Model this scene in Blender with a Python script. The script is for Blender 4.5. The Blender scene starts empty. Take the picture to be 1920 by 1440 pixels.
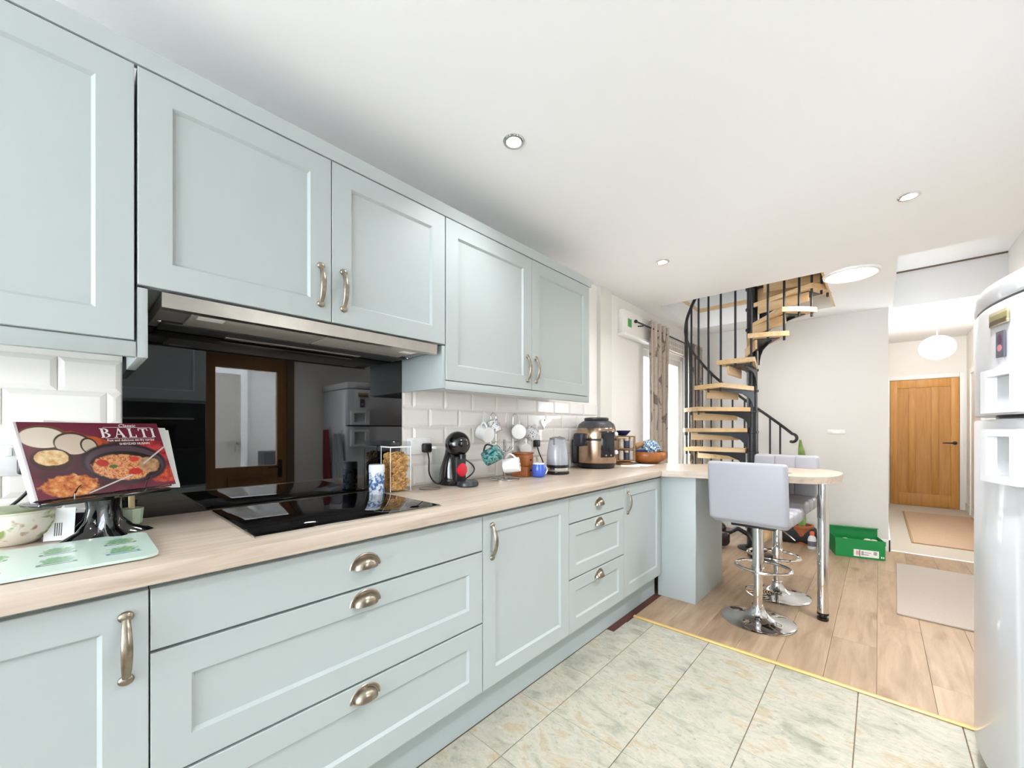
import bpy, bmesh, math, random
from mathutils import Vector, Matrix, Euler
random.seed(7)
PI = math.pi
SC = bpy.context.scene
COL = SC.collection

# ------------------------------------------------------------------ camera
YAW = math.atan(688 / 751)
cam_d = bpy.data.cameras.new('camera')
cam = bpy.data.objects.new('camera', cam_d); COL.objects.link(cam)
cam.location = (1.76, 0.0, 1.198)
cam.rotation_euler = (PI / 2, 0, YAW)
cam_d.sensor_width = 36; cam_d.lens = 751 / 1920 * 36
cam_d.shift_y = 86 / 1920
cam_d.clip_start = 0.03
SC.camera = cam

# ------------------------------------------------------------------ world, exposure
SC.view_settings.view_transform = 'Standard'
SC.view_settings.look = 'None'
SC.view_settings.gamma = 1
SC.view_settings.use_curve_mapping = False
SC.view_settings.exposure = 1.32
W = bpy.data.worlds.new('overcast_sky'); SC.world = W
W.use_nodes = True
bg = W.node_tree.nodes['Background']
bg.inputs[0].default_value = (0.84, 0.92, 1.0, 1)
bg.inputs[1].default_value = 6.0

def area(name, loc, rot, sx, sy, energy=0, portal=False, color=(1, 1, 1), shape='RECTANGLE', spread=None):
    d = bpy.data.lights.new(name, 'AREA'); d.shape = shape; d.size = sx; d.size_y = sy
    d.energy = energy; d.color = color
    if spread: d.spread = spread
    if portal: d.cycles.is_portal = True
    o = bpy.data.objects.new(name, d); COL.objects.link(o)
    o.location = loc; o.rotation_euler = rot
    return o
# daylight enters through: added windows behind the camera and in the hall, the french door, an added rooflight
# ------------------------------------------------------------------ helpers
def lin(c):
    if isinstance(c, str):
        c = c.lstrip('#'); c = [int(c[i:i + 2], 16) for i in (0, 2, 4)]
    return tuple(((v / 255) / 12.92 if v / 255 <= 0.04045 else ((v / 255 + 0.055) / 1.055) ** 2.4) for v in c) + (1,)

class NT:
    def __init__(s, name):
        s.m = bpy.data.materials.new(name); s.m.use_nodes = True
        s.t = s.m.node_tree; s.b = s.t.nodes['Principled BSDF']
    def n(s, kind, **kw):
        x = s.t.nodes.new(kind)
        for k, v in kw.items(): setattr(x, k, v)
        return x
    def l(s, a, b): s.t.links.new(a, b)
    def setp(s, **kw):
        for k, v in kw.items(): s.b.inputs[k.replace('_', ' ')].default_value = v
        return s
    def noise(s, vec, scale, detail=3, rough=0.5, dist=0.0):
        x = s.n('ShaderNodeTexNoise'); x.inputs['Scale'].default_value = scale
        x.inputs['Detail'].default_value = detail; x.inputs['Roughness'].default_value = rough
        x.inputs['Distortion'].default_value = dist
        if vec is not None: s.l(vec, x.inputs['Vector'])
        return x.outputs['Fac']
    def ramp(s, fac, stops):
        x = s.n('ShaderNodeValToRGB'); e = x.color_ramp.elements
        e[0].position, e[0].color = stops[0][0], lin(stops[0][1])
        e[1].position, e[1].color = stops[-1][0], lin(stops[-1][1])
        for p, c in stops[1:-1]:
            k = e.new(p); k.color = lin(c)
        s.l(fac, x.inputs[0]); return x.outputs[0]
    def mixc(s, fac, a, b, mode='MIX'):
        x = s.n('ShaderNodeMix', data_type='RGBA', blend_type=mode)
        if isinstance(fac, float): x.inputs[0].default_value = fac
        else: s.l(fac, x.inputs[0])
        for v, i in ((a, 6), (b, 7)):
            if hasattr(v, 'is_linked'): s.l(v, x.inputs[i])
            else: x.inputs[i].default_value = lin(v)
        return x.outputs[2]
    def math(s, op, a, b=None, clamp=False):
        x = s.n('ShaderNodeMath', operation=op, use_clamp=clamp)
        for v, i in ((a, 0), (b, 1)):
            if v is None: continue
            if hasattr(v, 'is_linked'): s.l(v, x.inputs[i])
            else: x.inputs[i].default_value = v
        return x.outputs[0]
    def coord(s, which='Object', scale=(1, 1, 1), loc=(0, 0, 0), rot=(0, 0, 0), vec=None):
        if vec is None: vec = s.n('ShaderNodeTexCoord').outputs[which]
        mp = s.n('ShaderNodeMapping'); mp.inputs['Scale'].default_value = scale
        mp.inputs['Location'].default_value = loc; mp.inputs['Rotation'].default_value = rot
        s.l(vec, mp.inputs[0]); return mp.outputs[0]
    def col(s, c): s.l(c, s.b.inputs['Base Color']); return s
    def bump(s, h, strength=0.2, dist=0.002):
        x = s.n('ShaderNodeBump'); x.inputs['Strength'].default_value = strength; x.inputs['Distance'].default_value = dist
        s.l(h, x.inputs['Height']); s.l(x.outputs[0], s.b.inputs['Normal']); return s

def plain(name, c, rough=0.5, metal=0.0, var=0.0, vscale=6.0, bump=0.0, bscale=200.0, **kw):
    t = NT(name); t.setp(Roughness=rough, Metallic=metal, **kw)
    co = t.coord('Object')
    if var:
        f = t.noise(co, vscale, 4)
        L = lin(c)
        k = [int(max(0, min(255, v * (1 - var)))) for v in ([int(c.lstrip('#')[i:i + 2], 16) for i in (0, 2, 4)] if isinstance(c, str) else c)]
        t.col(t.mixc(f, c, tuple(k)))
    else:
        t.b.inputs['Base Color'].default_value = lin(c)
    if bump: t.bump(t.noise(co, bscale, 3), bump, 0.001)
    return t.m

def emit(name, c, s):
    t = NT(name); t.setp(Emission_Color=lin(c), Emission_Strength=s); t.b.inputs['Base Color'].default_value = lin(c); return t.m

def glass(name, c=(255, 255, 255), rough=0.0, ior=1.45, thin=True):
    t = NT(name)
    if thin:   # thin pane: mostly straight-through with a fresnel reflection
        tr = t.n('ShaderNodeBsdfTransparent'); tr.inputs[0].default_value = lin(c)
        gl = t.n('ShaderNodeBsdfGlossy'); gl.inputs['Roughness'].default_value = rough
        fr = t.n('ShaderNodeFresnel'); fr.inputs[0].default_value = ior
        mx = t.n('ShaderNodeMixShader'); gm = t.n('ShaderNodeNewGeometry')
        t.l(t.math('MULTIPLY', fr.outputs[0], t.math('SUBTRACT', 1.0, gm.outputs['Backfacing'])), mx.inputs[0]); t.l(tr.outputs[0], mx.inputs[1]); t.l(gl.outputs[0], mx.inputs[2])
        t.l(mx.outputs[0], t.t.nodes['Material Output'].inputs[0])
    else:
        t.setp(Roughness=rough, IOR=ior, Transmission_Weight=1.0); t.b.inputs['Base Color'].default_value = lin(c)
    return t.m

def wood(name, stops, axis=1, scale=1.0, rough=0.45, stretch=14, rnd=True, knots=False, bump=0.05):
    t = NT(name); t.setp(Roughness=rough)
    tc = t.n('ShaderNodeNewGeometry').outputs['Position'] if rnd == 'world' else t.n('ShaderNodeTexCoord').outputs['Object']
    if rnd is True:
        oi = t.n('ShaderNodeObjectInfo').outputs['Random']
        cb = t.n('ShaderNodeCombineXYZ')
        for i, k in enumerate((7.3, 13.1, 3.7)): t.l(t.math('MULTIPLY', oi, k), cb.inputs[i])
        va = t.n('ShaderNodeVectorMath', operation='ADD'); t.l(tc, va.inputs[0]); t.l(cb.outputs[0], va.inputs[1]); tc = va.outputs[0]
    sc = [stretch * scale] * 3; sc[axis] = scale
    co = t.coord(scale=tuple(sc), vec=tc)
    f = t.noise(co, 2.2, 8, 0.62, 0.6)
    c = t.ramp(f, stops)
    sc2 = [stretch * scale * 5] * 3; sc2[axis] = scale * 2.5
    g = t.noise(t.coord(scale=tuple(sc2), vec=tc), 3.0, 4, 0.6)
    c = t.mixc(t.math('MULTIPLY', t.math('SUBTRACT', 1.0, g), 0.28), c, stops[0][1])
    if knots:
        sk = [3.2] * 3; sk[axis] = 1.3
        vz = t.n('ShaderNodeTexVoronoi'); vz.inputs['Scale'].default_value = 1.6
        t.l(t.coord(scale=tuple(sk), vec=tc), vz.inputs['Vector'])
        nz = t.noise(t.coord(scale=(9, 5, 9), vec=tc), 1.5, 4)
        k = t.math('SUBTRACT', 0.21, t.math('ADD', vz.outputs['Distance'], t.math('MULTIPLY', t.math('SUBTRACT', nz, 0.5), 0.35)))
        k = t.math('MULTIPLY', k, 4.0, clamp=True)
        c = t.mixc(t.math('MULTIPLY', k, 0.75), c, knots)
    if rnd is True:
        br = t.n('ShaderNodeHueSaturation'); t.l(c, br.inputs['Color'])
        t.l(t.math('ADD', t.math('MULTIPLY', oi, 0.14), 0.93), br.inputs['Value']); c = br.outputs[0]
    t.col(c)
    if bump: t.bump(g, bump, 0.001)
    return t.m

def printed(name, base, layers, rough=0.4, swap=None):
    """flat print: ellipses and rectangles laid over a base colour in the object's own x, y"""
    t = NT(name); t.setp(Roughness=rough)
    tc = t.n('ShaderNodeTexCoord').outputs['Object']
    c = None
    cur = lin(base)
    rgb = t.n('ShaderNodeRGB'); rgb.outputs[0].default_value = cur; cur = rgb.outputs[0]
    for L in layers:
        x, y, rx, ry, colr = L[:5]; o = L[5] if len(L) > 5 else {}
        mp = t.n('ShaderNodeMapping', vector_type='TEXTURE')
        mp.inputs['Location'].default_value = (x, y, 0); mp.inputs['Rotation'].default_value = (0, 0, o.get('rot', 0))
        mp.inputs['Scale'].default_value = (rx, ry, 1e6)
        t.l(tc, mp.inputs[0])
        if o.get('rect'):
            sx = t.n('ShaderNodeSeparateXYZ'); t.l(mp.outputs[0], sx.inputs[0])
            d = t.math('MAXIMUM', t.math('ABSOLUTE', sx.outputs[0]), t.math('ABSOLUTE', sx.outputs[1]))
        else:
            ln = t.n('ShaderNodeVectorMath', operation='LENGTH'); t.l(mp.outputs[0], ln.inputs[0]); d = ln.outputs['Value']
        if 'wob' in o:
            nz = t.noise(tc, o.get('ws', 60), 3)
            d = t.math('ADD', d, t.math('MULTIPLY', t.math('SUBTRACT', nz, 0.5), o['wob'] * 2))
        if 'ring' in o: d = t.math('ADD', t.math('MULTIPLY', t.math('ABSOLUTE', t.math('SUBTRACT', d, 1.0)), 1 / o['ring']), 0.0)
        f = t.math('MULTIPLY', t.math('SUBTRACT', 1.0, d), o.get('hard', 16), clamp=True)
        if 'a' in o: f = t.math('MULTIPLY', f, o['a'])
        if isinstance(colr, list):
            nz2 = t.noise(tc, o.get('cs', 70), 3, 0.6)
            colr = t.ramp(nz2, colr)
        cur = t.mixc(f, cur, colr)
    t.col(cur)
    return t.m

class MB:
    def __init__(s): s.v = []; s.f = []; s.sm = []
    def add(s, v, f, smooth=False):
        k = len(s.v); s.v += [tuple(p) for p in v]; s.f += [tuple(i + k for i in q) for q in f]; s.sm += [smooth] * len(f); return s
    def box(s, x0, x1, y0, y1, z0, z1, bev=0.0, seg=2):
        if bev:
            bm = bmesh.new(); bmesh.ops.create_cube(bm, size=1)
            for q in bm.verts: q.co = Vector(((x0 + x1) / 2 + q.co.x * (x1 - x0), (y0 + y1) / 2 + q.co.y * (y1 - y0), (z0 + z1) / 2 + q.co.z * (z1 - z0)))
            bmesh.ops.bevel(bm, geom=bm.edges[:], offset=bev, segments=seg, affect='EDGES', profile=0.5)
            bm.verts.index_update()
            s.add([q.co for q in bm.verts], [[q.index for q in f.verts] for f in bm.faces], True); bm.free(); return s
        v = [(x, y, z) for x in (x0, x1) for y in (y0, y1) for z in (z0, z1)]
        return s.add(v, [(0, 1, 3, 2), (4, 6, 7, 5), (0, 4, 5, 1), (2, 3, 7, 6), (0, 2, 6, 4), (1, 5, 7, 3)])
    def ring(s, pts_rings, closed=True, caps=True, smooth=True):
        n = len(pts_rings[0]); v = [p for r in pts_rings for p in r]; f = []
        for i in range(len(pts_rings) - 1):
            for j in range(n if closed else n - 1):
                a, b = i * n + j, i * n + (j + 1) % n
                f.append((a, b, b + n, a + n))
        s.add(v, f, smooth)
        if caps:
            k = len(s.v) - len(v); L = len(pts_rings)
            s.f.append(tuple(k + j for j in reversed(range(n)))); s.f.append(tuple(k + (L - 1) * n + j for j in range(n))); s.sm += [False, False]
        return s
    def lathe(s, prof, n=24, c=(0, 0, 0), sx=1, sy=1, caps=True):
        return s.ring([[(c[0] + sx * r * math.cos(2 * PI * j / n), c[1] + sy * r * math.sin(2 * PI * j / n), c[2] + z) for j in range(n)] for r, z in prof], caps=caps)
    def ball(s, c, r, n=20, sx=1, sy=1, sz=1):
        return s.lathe([(max(1e-4, r * math.sin(PI * i / (n // 2))), -r * sz * math.cos(PI * i / (n // 2))) for i in range(n // 2 + 1)], n, c, sx, sy)
    def tube(s, pts, r, n=8, closed=False, caps=True, flat=None, up=None):
        P = [Vector(p) for p in pts]; L = len(P); R = r if isinstance(r, (list, tuple)) else [r] * L
        rings = []; nrm = None
        for i in range(L):
            if closed: d = P[(i + 1) % L] - P[i - 1]
            else: d = P[min(i + 1, L - 1)] - P[max(i - 1, 0)]
            if d.length < 1e-9: d = Vector((0, 0, 1))
            d.normalize()
            if up is not None: nrm = Vector(up)
            if nrm is None: nrm = Vector((0, 0, 1)) if abs(d.z) < 0.9 else Vector((1, 0, 0))
            nrm = nrm - d * nrm.dot(d)
            if nrm.length < 1e-6: nrm = d.orthogonal()
            nrm.normalize(); b = d.cross(nrm)
            kx = flat if flat else 1
            rings.append([P[i] + (nrm * math.cos(2 * PI * j / n) * kx + b * math.sin(2 * PI * j / n)) * R[i] for j in range(n)])
        if closed: rings.append(rings[0])
        return s.ring(rings, caps=caps and not closed)
    def cyl(s, p0, p1, r0, r1=None, n=16): return s.tube([p0, p1], [r0, r0 if r1 is None else r1], n)
    def prism(s, poly, z0, z1, to=lambda a, b, c: (a, b, c), smooth=False):
        n = len(poly); v = [to(a, b, z0) for a, b in poly] + [to(a, b, z1) for a, b in poly]
        f = [tuple(reversed(range(n))), tuple(range(n, 2 * n))] + [(j, (j + 1) % n, n + (j + 1) % n, n + j) for j in range(n)]
        k = len(s.f); s.add(v, f)
        if smooth:
            for i in range(k + 2, len(s.f)): s.sm[i] = True
        return s
    def xf(s, M):
        s.v = [tuple(M @ Vector(p)) for p in s.v]; return s
    def mesh(s, name, mat, angle=40):
        me = bpy.data.meshes.new(name); me.from_pydata(s.v, [], s.f)
        bm = bmesh.new(); bm.from_mesh(me); bmesh.ops.recalc_face_normals(bm, faces=bm.faces[:]); bm.to_mesh(me); bm.free()
        if any(s.sm):
            for p, q in zip(me.polygons, s.sm): p.use_smooth = q
            me.set_sharp_from_angle(angle=math.radians(angle))
        me.materials.append(mat); me.update(); return me

def put(name, me, parent=None, loc=(0, 0, 0), rot=(0, 0, 0)):
    o = bpy.data.objects.new(name, me); COL.objects.link(o); o.location = loc; o.rotation_euler = rot
    if parent: o.parent = parent
    return o
def tag(o, label, cat, group=None):
    o['label'] = label; o['category'] = cat
    if group: o['group'] = group
    return o
def thing(name, label, cat, loc=(0, 0, 0), rz=0, group=None, rot=None):
    o = bpy.data.objects.new(name, None); COL.objects.link(o); o.empty_display_size = 0.05
    o.location = loc; o.rotation_euler = rot if rot else (0, 0, rz)
    return tag(o, label, cat, group)
def part(name, mb, mat, parent, loc=(0, 0, 0), rot=(0, 0, 0), angle=40): return put(name, mb.mesh(name, mat, angle), parent, loc, rot)
def solo(name, mb, mat, label, cat, loc=(0, 0, 0), rot=(0, 0, 0), group=None, angle=40):
    return tag(put(name, mb.mesh(name, mat, angle), None, loc, rot), label, cat, group)
def struct(name, mb, mat, parent=None):
    o = put(name, mb.mesh(name, mat), parent)
    if parent is None: o['kind'] = 'structure'
    return o
def dup(root, loc, rot=None, label=None):
    r = root.copy(); COL.objects.link(r); r.location = loc
    if rot: r.rotation_euler = rot
    if label: r['label'] = label
    for ch in list(root.children):
        c = ch.copy(); COL.objects.link(c); c.parent = r
        for g in list(ch.children):
            d = g.copy(); COL.objects.link(d); d.parent = c
    return r
def text_mesh(name, body, size, mat, depth=0.0002, align='CENTER', shear=0.0, sx=1.0):
    cu = bpy.data.curves.new(name, 'FONT'); cu.body = body; cu.size = size; cu.extrude = depth; cu.align_x = align; cu.shear = shear
    cu.resolution_u = 3
    o = bpy.data.objects.new(name, cu); COL.objects.link(o)
    bpy.context.view_layer.update()
    me = bpy.data.meshes.new_from_object(o.evaluated_get(bpy.context.evaluated_depsgraph_get()))
    bpy.data.objects.remove(o); bpy.data.curves.remove(cu)
    for v in me.vertices: v.co.x *= sx
    me.materials.clear(); me.materials.append(mat); me.name = name
    return me
def arc(c, r, a0, a1, n, f=lambda x, y: (x, y)):
    return [f(c[0] + r * math.cos(a0 + (a1 - a0) * i / n), c[1] + r * math.sin(a0 + (a1 - a0) * i / n)) for i in range(n + 1)]

# ------------------------------------------------------------------ materials
M = {}
M['wall'] = plain('wall_paint', '#f1eee9', 0.9, bump=0.02, bscale=350)
M['white_wall'] = plain('white_paint', '#e1deda', 0.9, bump=0.02, bscale=350)
M['ceil'] = plain('ceiling_paint', '#f7f7f7', 0.95, bump=0.02, bscale=300)
M['gloss_white'] = plain('white_gloss_trim', '#f4f4f3', 0.35)
M['cab'] = plain('sage_cabinet_paint', '#abb3b2', 0.42, bump=0.015, bscale=500)
M['pewter'] = plain('aged_pewter', '#b9ad9c', 0.28, 1.0, var=0.35, vscale=60)
M['chrome'] = plain('chrome', '#dcdcdc', 0.06, 1.0)
M['steel'] = plain('brushed_steel', '#c4beb6', 0.3, 1.0, var=0.1, vscale=40)
M['top'] = wood('worktop_oak_laminate', [(0.25, '#a89684'), (0.5, '#c4b4a4'), (0.75, '#d2c5b8')], axis=1, rnd='world', stretch=16, rough=0.38, bump=0.02)
M['top_bar'] = wood('bar_oak_laminate', [(0.25, '#a5927f'), (0.5, '#c0b09f'), (0.75, '#cec0b1')], axis=0, rnd='world', stretch=16, rough=0.38, bump=0.02)
M['plank'] = wood('oak_plank', [(0.25, '#8c735b'), (0.5, '#ac9176'), (0.75, '#bfa78c')], axis=1, scale=0.9, stretch=9, rough=0.36, knots='#6e4e33', bump=0.03)
M['carpet'] = plain('beige_carpet', '#d2c4b2', 0.95, var=0.12, vscale=150, bump=0.4, bscale=600)
M['mat_grey'] = plain('grey_loop_mat', '#c3b6aa', 0.95, var=0.16, vscale=160, bump=0.5, bscale=500)
M['mat_tan'] = plain('tan_runner', '#cfae90', 0.95, var=0.12, vscale=60, bump=0.4, bscale=500)
M['black_glass'] = plain('black_glass', '#060607', 0.02, 0, Specular_IOR_Level=0.85)
M['black'] = plain('black_plastic', '#141416', 0.3)
M['gloss_black'] = plain('gloss_black_plastic', '#0c0c0f', 0.07, Coat_Weight=0.6)
M['iron'] = plain('black_iron', '#1a1b1f', 0.4, 0.0, bump=0.05, bscale=150)
M['darkgrey'] = plain('dark_grey_plastic', '#3a3a3d', 0.45)
M['white'] = plain('white_plastic', '#f2f2f2', 0.3)
M['ceramic'] = plain('white_ceramic', '#f3f2f0', 0.15, Coat_Weight=0.4)
M['wtile'] = plain('cream_gloss_tile', '#efebe6', 0.16, Coat_Weight=0.3)
M['grout'] = plain('pale_grout', '#f1eeea', 0.9)
M['leather'] = plain('grey_faux_leather', '#a4a4aa', 0.42, bump=0.08, bscale=260)
M['stair_wood'] = wood('pale_beech_tread', [(0.25, '#c79f6e'), (0.5, '#dcbb8d'), (0.8, '#e9cfa8')], axis=0, stretch=12, rough=0.4, bump=0.02)
M['hall_oak'] = wood('oak_door_veneer', [(0.25, '#b87e3c'), (0.5, '#cd944c'), (0.8, '#d8a55f')], axis=2, stretch=14, rough=0.45, bump=0.02)
M['brown_door'] = wood('dark_oak_door', [(0.25, '#7c5227'), (0.5, '#966635'), (0.8, '#a87944')], axis=2, stretch=14, rough=0.45, bump=0.02)
M['lamp'] = emit('lamp_diffuser', '#fff6ea', 14.0)
M['pane'] = glass('window_pane')
M['clear'] = glass('clear_acrylic', (250, 252, 252))
M['paper'] = plain('white_paper', '#f2f1ee', 0.8)
M['oven'] = M['black_glass']

def floor_tile_mat():
    t = NT('mottled_stone_vinyl'); t.setp(Roughness=0.34)
    pos = t.n('ShaderNodeNewGeometry').outputs['Position']
    oi = t.n('ShaderNodeObjectInfo').outputs['Random']
    cb = t.n('ShaderNodeCombineXYZ')
    for i, k in enumerate((5.1, 9.7, 3.0)): t.l(t.math('MULTIPLY', oi, k), cb.inputs[i])
    va = t.n('ShaderNodeVectorMath', operation='ADD'); t.l(pos, va.inputs[0]); t.l(cb.outputs[0], va.inputs[1])
    co = t.coord(vec=va.outputs[0], rot=(0, 0, 0.5), scale=(1, 1.7, 1))
    big = t.noise(co, 6, 6, 0.62, 0.5)
    c = t.ramp(big, [(0.28, '#7f8173'), (0.42, '#a09e8f'), (0.53, '#aeaa9c'), (0.63, '#a5987f'), (0.78, '#a5a293')])
    fine = t.noise(t.coord(vec=va.outputs[0], scale=(1.2, 2.2, 1), rot=(0, 0, 0.9)), 30, 6, 0.7, 0.8)
    c = t.mixc(t.math('MULTIPLY', t.math('SUBTRACT', 0.46, fine), 4.0, clamp=True), c, '#6c6f63')
    c = t.mixc(t.math('MULTIPLY', t.math('SUBTRACT', fine, 0.56), 3.0, clamp=True), c, '#c9c7bf')
    t.col(c); t.bump(fine, 0.06, 0.001)
    return t.m
M['ftile'] = floor_tile_mat()
M['fgrout'] = plain('brown_grout', '#7f6a57', 0.9)

def curtain_mat():
    t = NT('floral_curtain_cloth'); t.setp(Roughness=0.9)
    co = t.coord('Object', scale=(1, 2.2, 1))
    a = t.noise(co, 4.2, 2, 0.5, 1.8)
    b = t.noise(t.coord('Object', scale=(2, 3, 2)), 9, 4, 0.6, 1.0)
    c = t.mixc(t.math('MULTIPLY', t.math('SUBTRACT', b, 0.5), 3.0, clamp=True), '#bdb0a2', '#a3968a')
    k = t.math('MULTIPLY', t.math('SUBTRACT', a, 0.60), 30.0, clamp=True)
    c = t.mixc(t.math('MULTIPLY', k, 0.85), c, '#6a5f58')
    t.col(c); t.bump(b, 0.1, 0.002)
    return t.m
M['curtain'] = curtain_mat()

# ------------------------------------------------------------------ SETTING
ZC = 2.41
XR = 2.72     # right wall
YB = -3.6    # wall behind the camera
YF = 5.42     # far wall of the dining end
YH = 8.95     # hall end wall
# floor: base slab, vinyl tiles, oak planks, bare strip
floor = struct('floor', MB().box(0, XR, YB, YF + 0.03, -0.12, -0.006), M['fgrout'])
cache = {}
def slab_piece(name, x0, x1, y0, y1, z0, z1, mat, parent, bev):
    key = (name, round(x1 - x0, 3), round(y1 - y0, 3))
    if key not in cache:
        hx, hy = (x1 - x0) / 2, (y1 - y0) / 2; b = bev
        v = [(-hx, -hy, z0), (hx, -hy, z0), (hx, hy, z0), (-hx, hy, z0), (-hx, -hy, z1 - b), (hx, -hy, z1 - b), (hx, hy, z1 - b), (-hx, hy, z1 - b),
             (-hx + b, -hy + b, z1), (hx - b, -hy + b, z1), (hx - b, hy - b, z1), (-hx + b, hy - b, z1)]
        f = [(3, 2, 1, 0), (8, 9, 10, 11)]
        for k in range(4):
            j = (k + 1) % 4; f += [(k, j, 4 + j, 4 + k), (4 + k, 4 + j, 8 + j, 8 + k)]
        cache[key] = MB().add(v, f).mesh(name, mat)
    return put(name, cache[key], parent, ((x0 + x1) / 2, (y0 + y1) / 2, 0))
xs = [0.5525, 0.735] + [0.735 + 0.3185 * k for k in range(1, 7)]; xs[-1] = XR
ys = [2.324 - 0.3165 * k for k in range(9)][::-1] + [2.415]
for i in range(len(xs) - 1):
    for j in range(len(ys) - 1):
        g = 0.0016; xa = 0.602 if i == 0 and ys[j] > 2.2 else xs[i]
        slab_piece('tile', xa + g, xs[i + 1] - g, ys[j] + 0.0005, ys[j + 1] - 0.0005, -0.006, 0.0, M['ftile'], floor, 0.0012)
x, row = 0.60, 0
while x < XR - 0.02:
    x1 = min(x + 0.192, XR); y = 2.44 - [0.0, 0.75, 0.35, 1.0][row % 4]
    if x < 0.05: pass
    while y < YF + 0.02:
        a, b = max(y, 2.44), min(y + 1.28, YF + 0.03)
        if b - a > 0.05: slab_piece('plank', x + 0.0006, x1 - 0.0006, a + 0.0006, b - 0.0006, -0.006, 0.002, M['plank'], floor, 0.0007)
        y += 1.28
    x = x1; row += 1
for k in range(3):   # planks left of the peninsula, under the stairs
    slab_piece('plank', 0.0 + 0.2 * k, 0.2 + 0.2 * k - 0.001, 3.5, YF + 0.03, -0.006, 0.002, M['plank'], floor, 0.0015)
part('bare_strip', MB().box(0.5525, 0.6, 2.16, 2.86, -0.005, 0.001), plain('red_brown_old_lino', '#5e2f24', 0.6, var=0.4, vscale=40), floor)
part('threshold_strip', MB().tube([(0.6, 2.428, 0.003), (2.72, 2.428, 0.003)], 0.014, 10, flat=0.45, up=(0, 0, 1)), plain('gold_threshold_strip', '#cfae6c', 0.35, 0.2), floor)
hall_floor = struct('floor_hall', MB().box(1.70, XR, YF + 0.05, YH, -0.1, 0.006), M['carpet'])
part('threshold_strip', MB().tube([(1.83, YF + 0.04, 0.004), (XR, YF + 0.04, 0.004)], 0.014, 8, flat=0.4, up=(0, 0, 1)), M['gloss_white'], hall_floor)

# walls
wl = MB()
for a in ((YB, 3.88, 0, ZC), (5.1, YF + 0.12, 0, ZC), (3.88, 5.1, 2.09, ZC)): wl.box(-0.2, 0, a[0], a[1], a[2], a[3])
wall_left = struct('wall_left', wl, M['wall'])
struct('wall_far', MB().box(-0.2, 1.83, YF, YF + 0.12, 0, ZC + 0.1), M['white_wall'])
struct('wall_hall_left', MB().box(1.71, 1.83, YF + 0.12, YH, 0, 3.1), M['white_wall'])
struct('wall_hall_end', MB().box(1.71, XR + 0.2, YH, YH + 0.12, 0, 3.1), M['wall'])
wr = MB()
for a in ((YB, 0.79, 0, ZC), (0.79, 1.47, 2.0, ZC), (1.47, 3.885, 0, ZC), (3.885, 4.3, 0, 3.1), (4.3, 5.6, 0, 3.1), (5.6, 6.4, 0, 0.9), (5.6, 6.4, 1.75, 3.1), (6.4, YH, 0, 3.1)):
    wr.box(XR, XR + 0.15, a[0], a[1], a[2], a[3])
struct('wall_right', wr, M['wall'])
wb = MB()
for a in ((-0.2, 0.04, 0, ZC), (2.6, XR + 0.15, 0, ZC), (0.04, 2.6, 2.36, ZC)): wb.box(a[0], a[1], YB - 0.15, YB, a[2], a[3])
struct('wall_rear', wb, M['wall'])
# ceiling with the stair opening
cl = MB()
cl.box(-0.2, XR + 0.15, YB - 0.15, 3.885, ZC, ZC + 0.22).box(-0.2, 0.17, 3.885, 5.05, ZC, ZC + 0.22).box(1.446, 1.86, 3.885, 5.05, ZC, ZC + 0.22)
cl.box(-0.2, 1.86, 5.05, YF + 0.12, ZC, ZC + 0.22)
struct('ceiling', cl, M['ceil'])
struct('ceiling_hall', MB().box(1.71, XR + 0.15, 6.36, YH + 0.1, 2.6, 3.1).box(1.86, XR + 0.15, 3.885, 6.36, 3.0, 3.1).box(1.84, 1.86, 3.885, 6.36, ZC + 0.2, 3.1).box(1.84, XR + 0.15, 3.865, 3.885, ZC + 0.2, 3.1), M['ceil'])
struct('trim_ceiling', MB().box(1.86, XR, 6.345, 6.36, 2.985, 3.0), plain('ceiling_line_brown', '#7a6a5c', 0.8))  # thin dark strip along the step in the hall ceiling
# upper storey round the stair opening, with an unseen rooflight added for light
up = MB()
up.box(-0.2, -0.1, 3.6, 5.7, ZC + 0.22, 4.9).box(1.74, 1.84, 3.3, 5.7, ZC + 0.22, 4.9).box(-0.2, 1.84, 5.6, 5.7, ZC + 0.22, 4.9).box(-0.2, 1.84, 3.3, 3.4, ZC + 0.22, 4.9)
up.box(-0.2, 1.84, 3.3, 4.3, 4.8, 4.9).box(-0.2, 1.84, 4.7, 5.7, 4.8, 4.9).box(-0.2, 0.6, 4.3, 4.7, 4.8, 4.9).box(1.0, 1.84, 4.3, 4.7, 4.8, 4.9)
struct('wall_upper', up, M['white_wall'])
ot = MB()
ot.box(0.155, 0.172, 3.885, 5.05, ZC + 0.19, ZC + 0.235).box(0.155, 0.85, 5.035, 5.055, ZC + 0.19, ZC + 0.235)
ot.box(1.43, 1.446, 3.885, 5.05, ZC + 0.0, ZC + 0.235)
struct('trim_stair_opening', ot, M['stair_wood'])
# skirting
struct('baseboard_far', MB().box(0.0, 1.845, YF - 0.018, YF, 0, 0.115, 0.004), M['gloss_white'])
struct('baseboard_hall', MB().box(1.828, 1.845, YF - 0.018, YH, 0, 0.115, 0.004), M['gloss_white'])
struct('baseboard_right', MB().box(XR - 0.016, XR, 2.55, YH, 0, 0.115, 0.004), M['gloss_white'])
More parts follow.
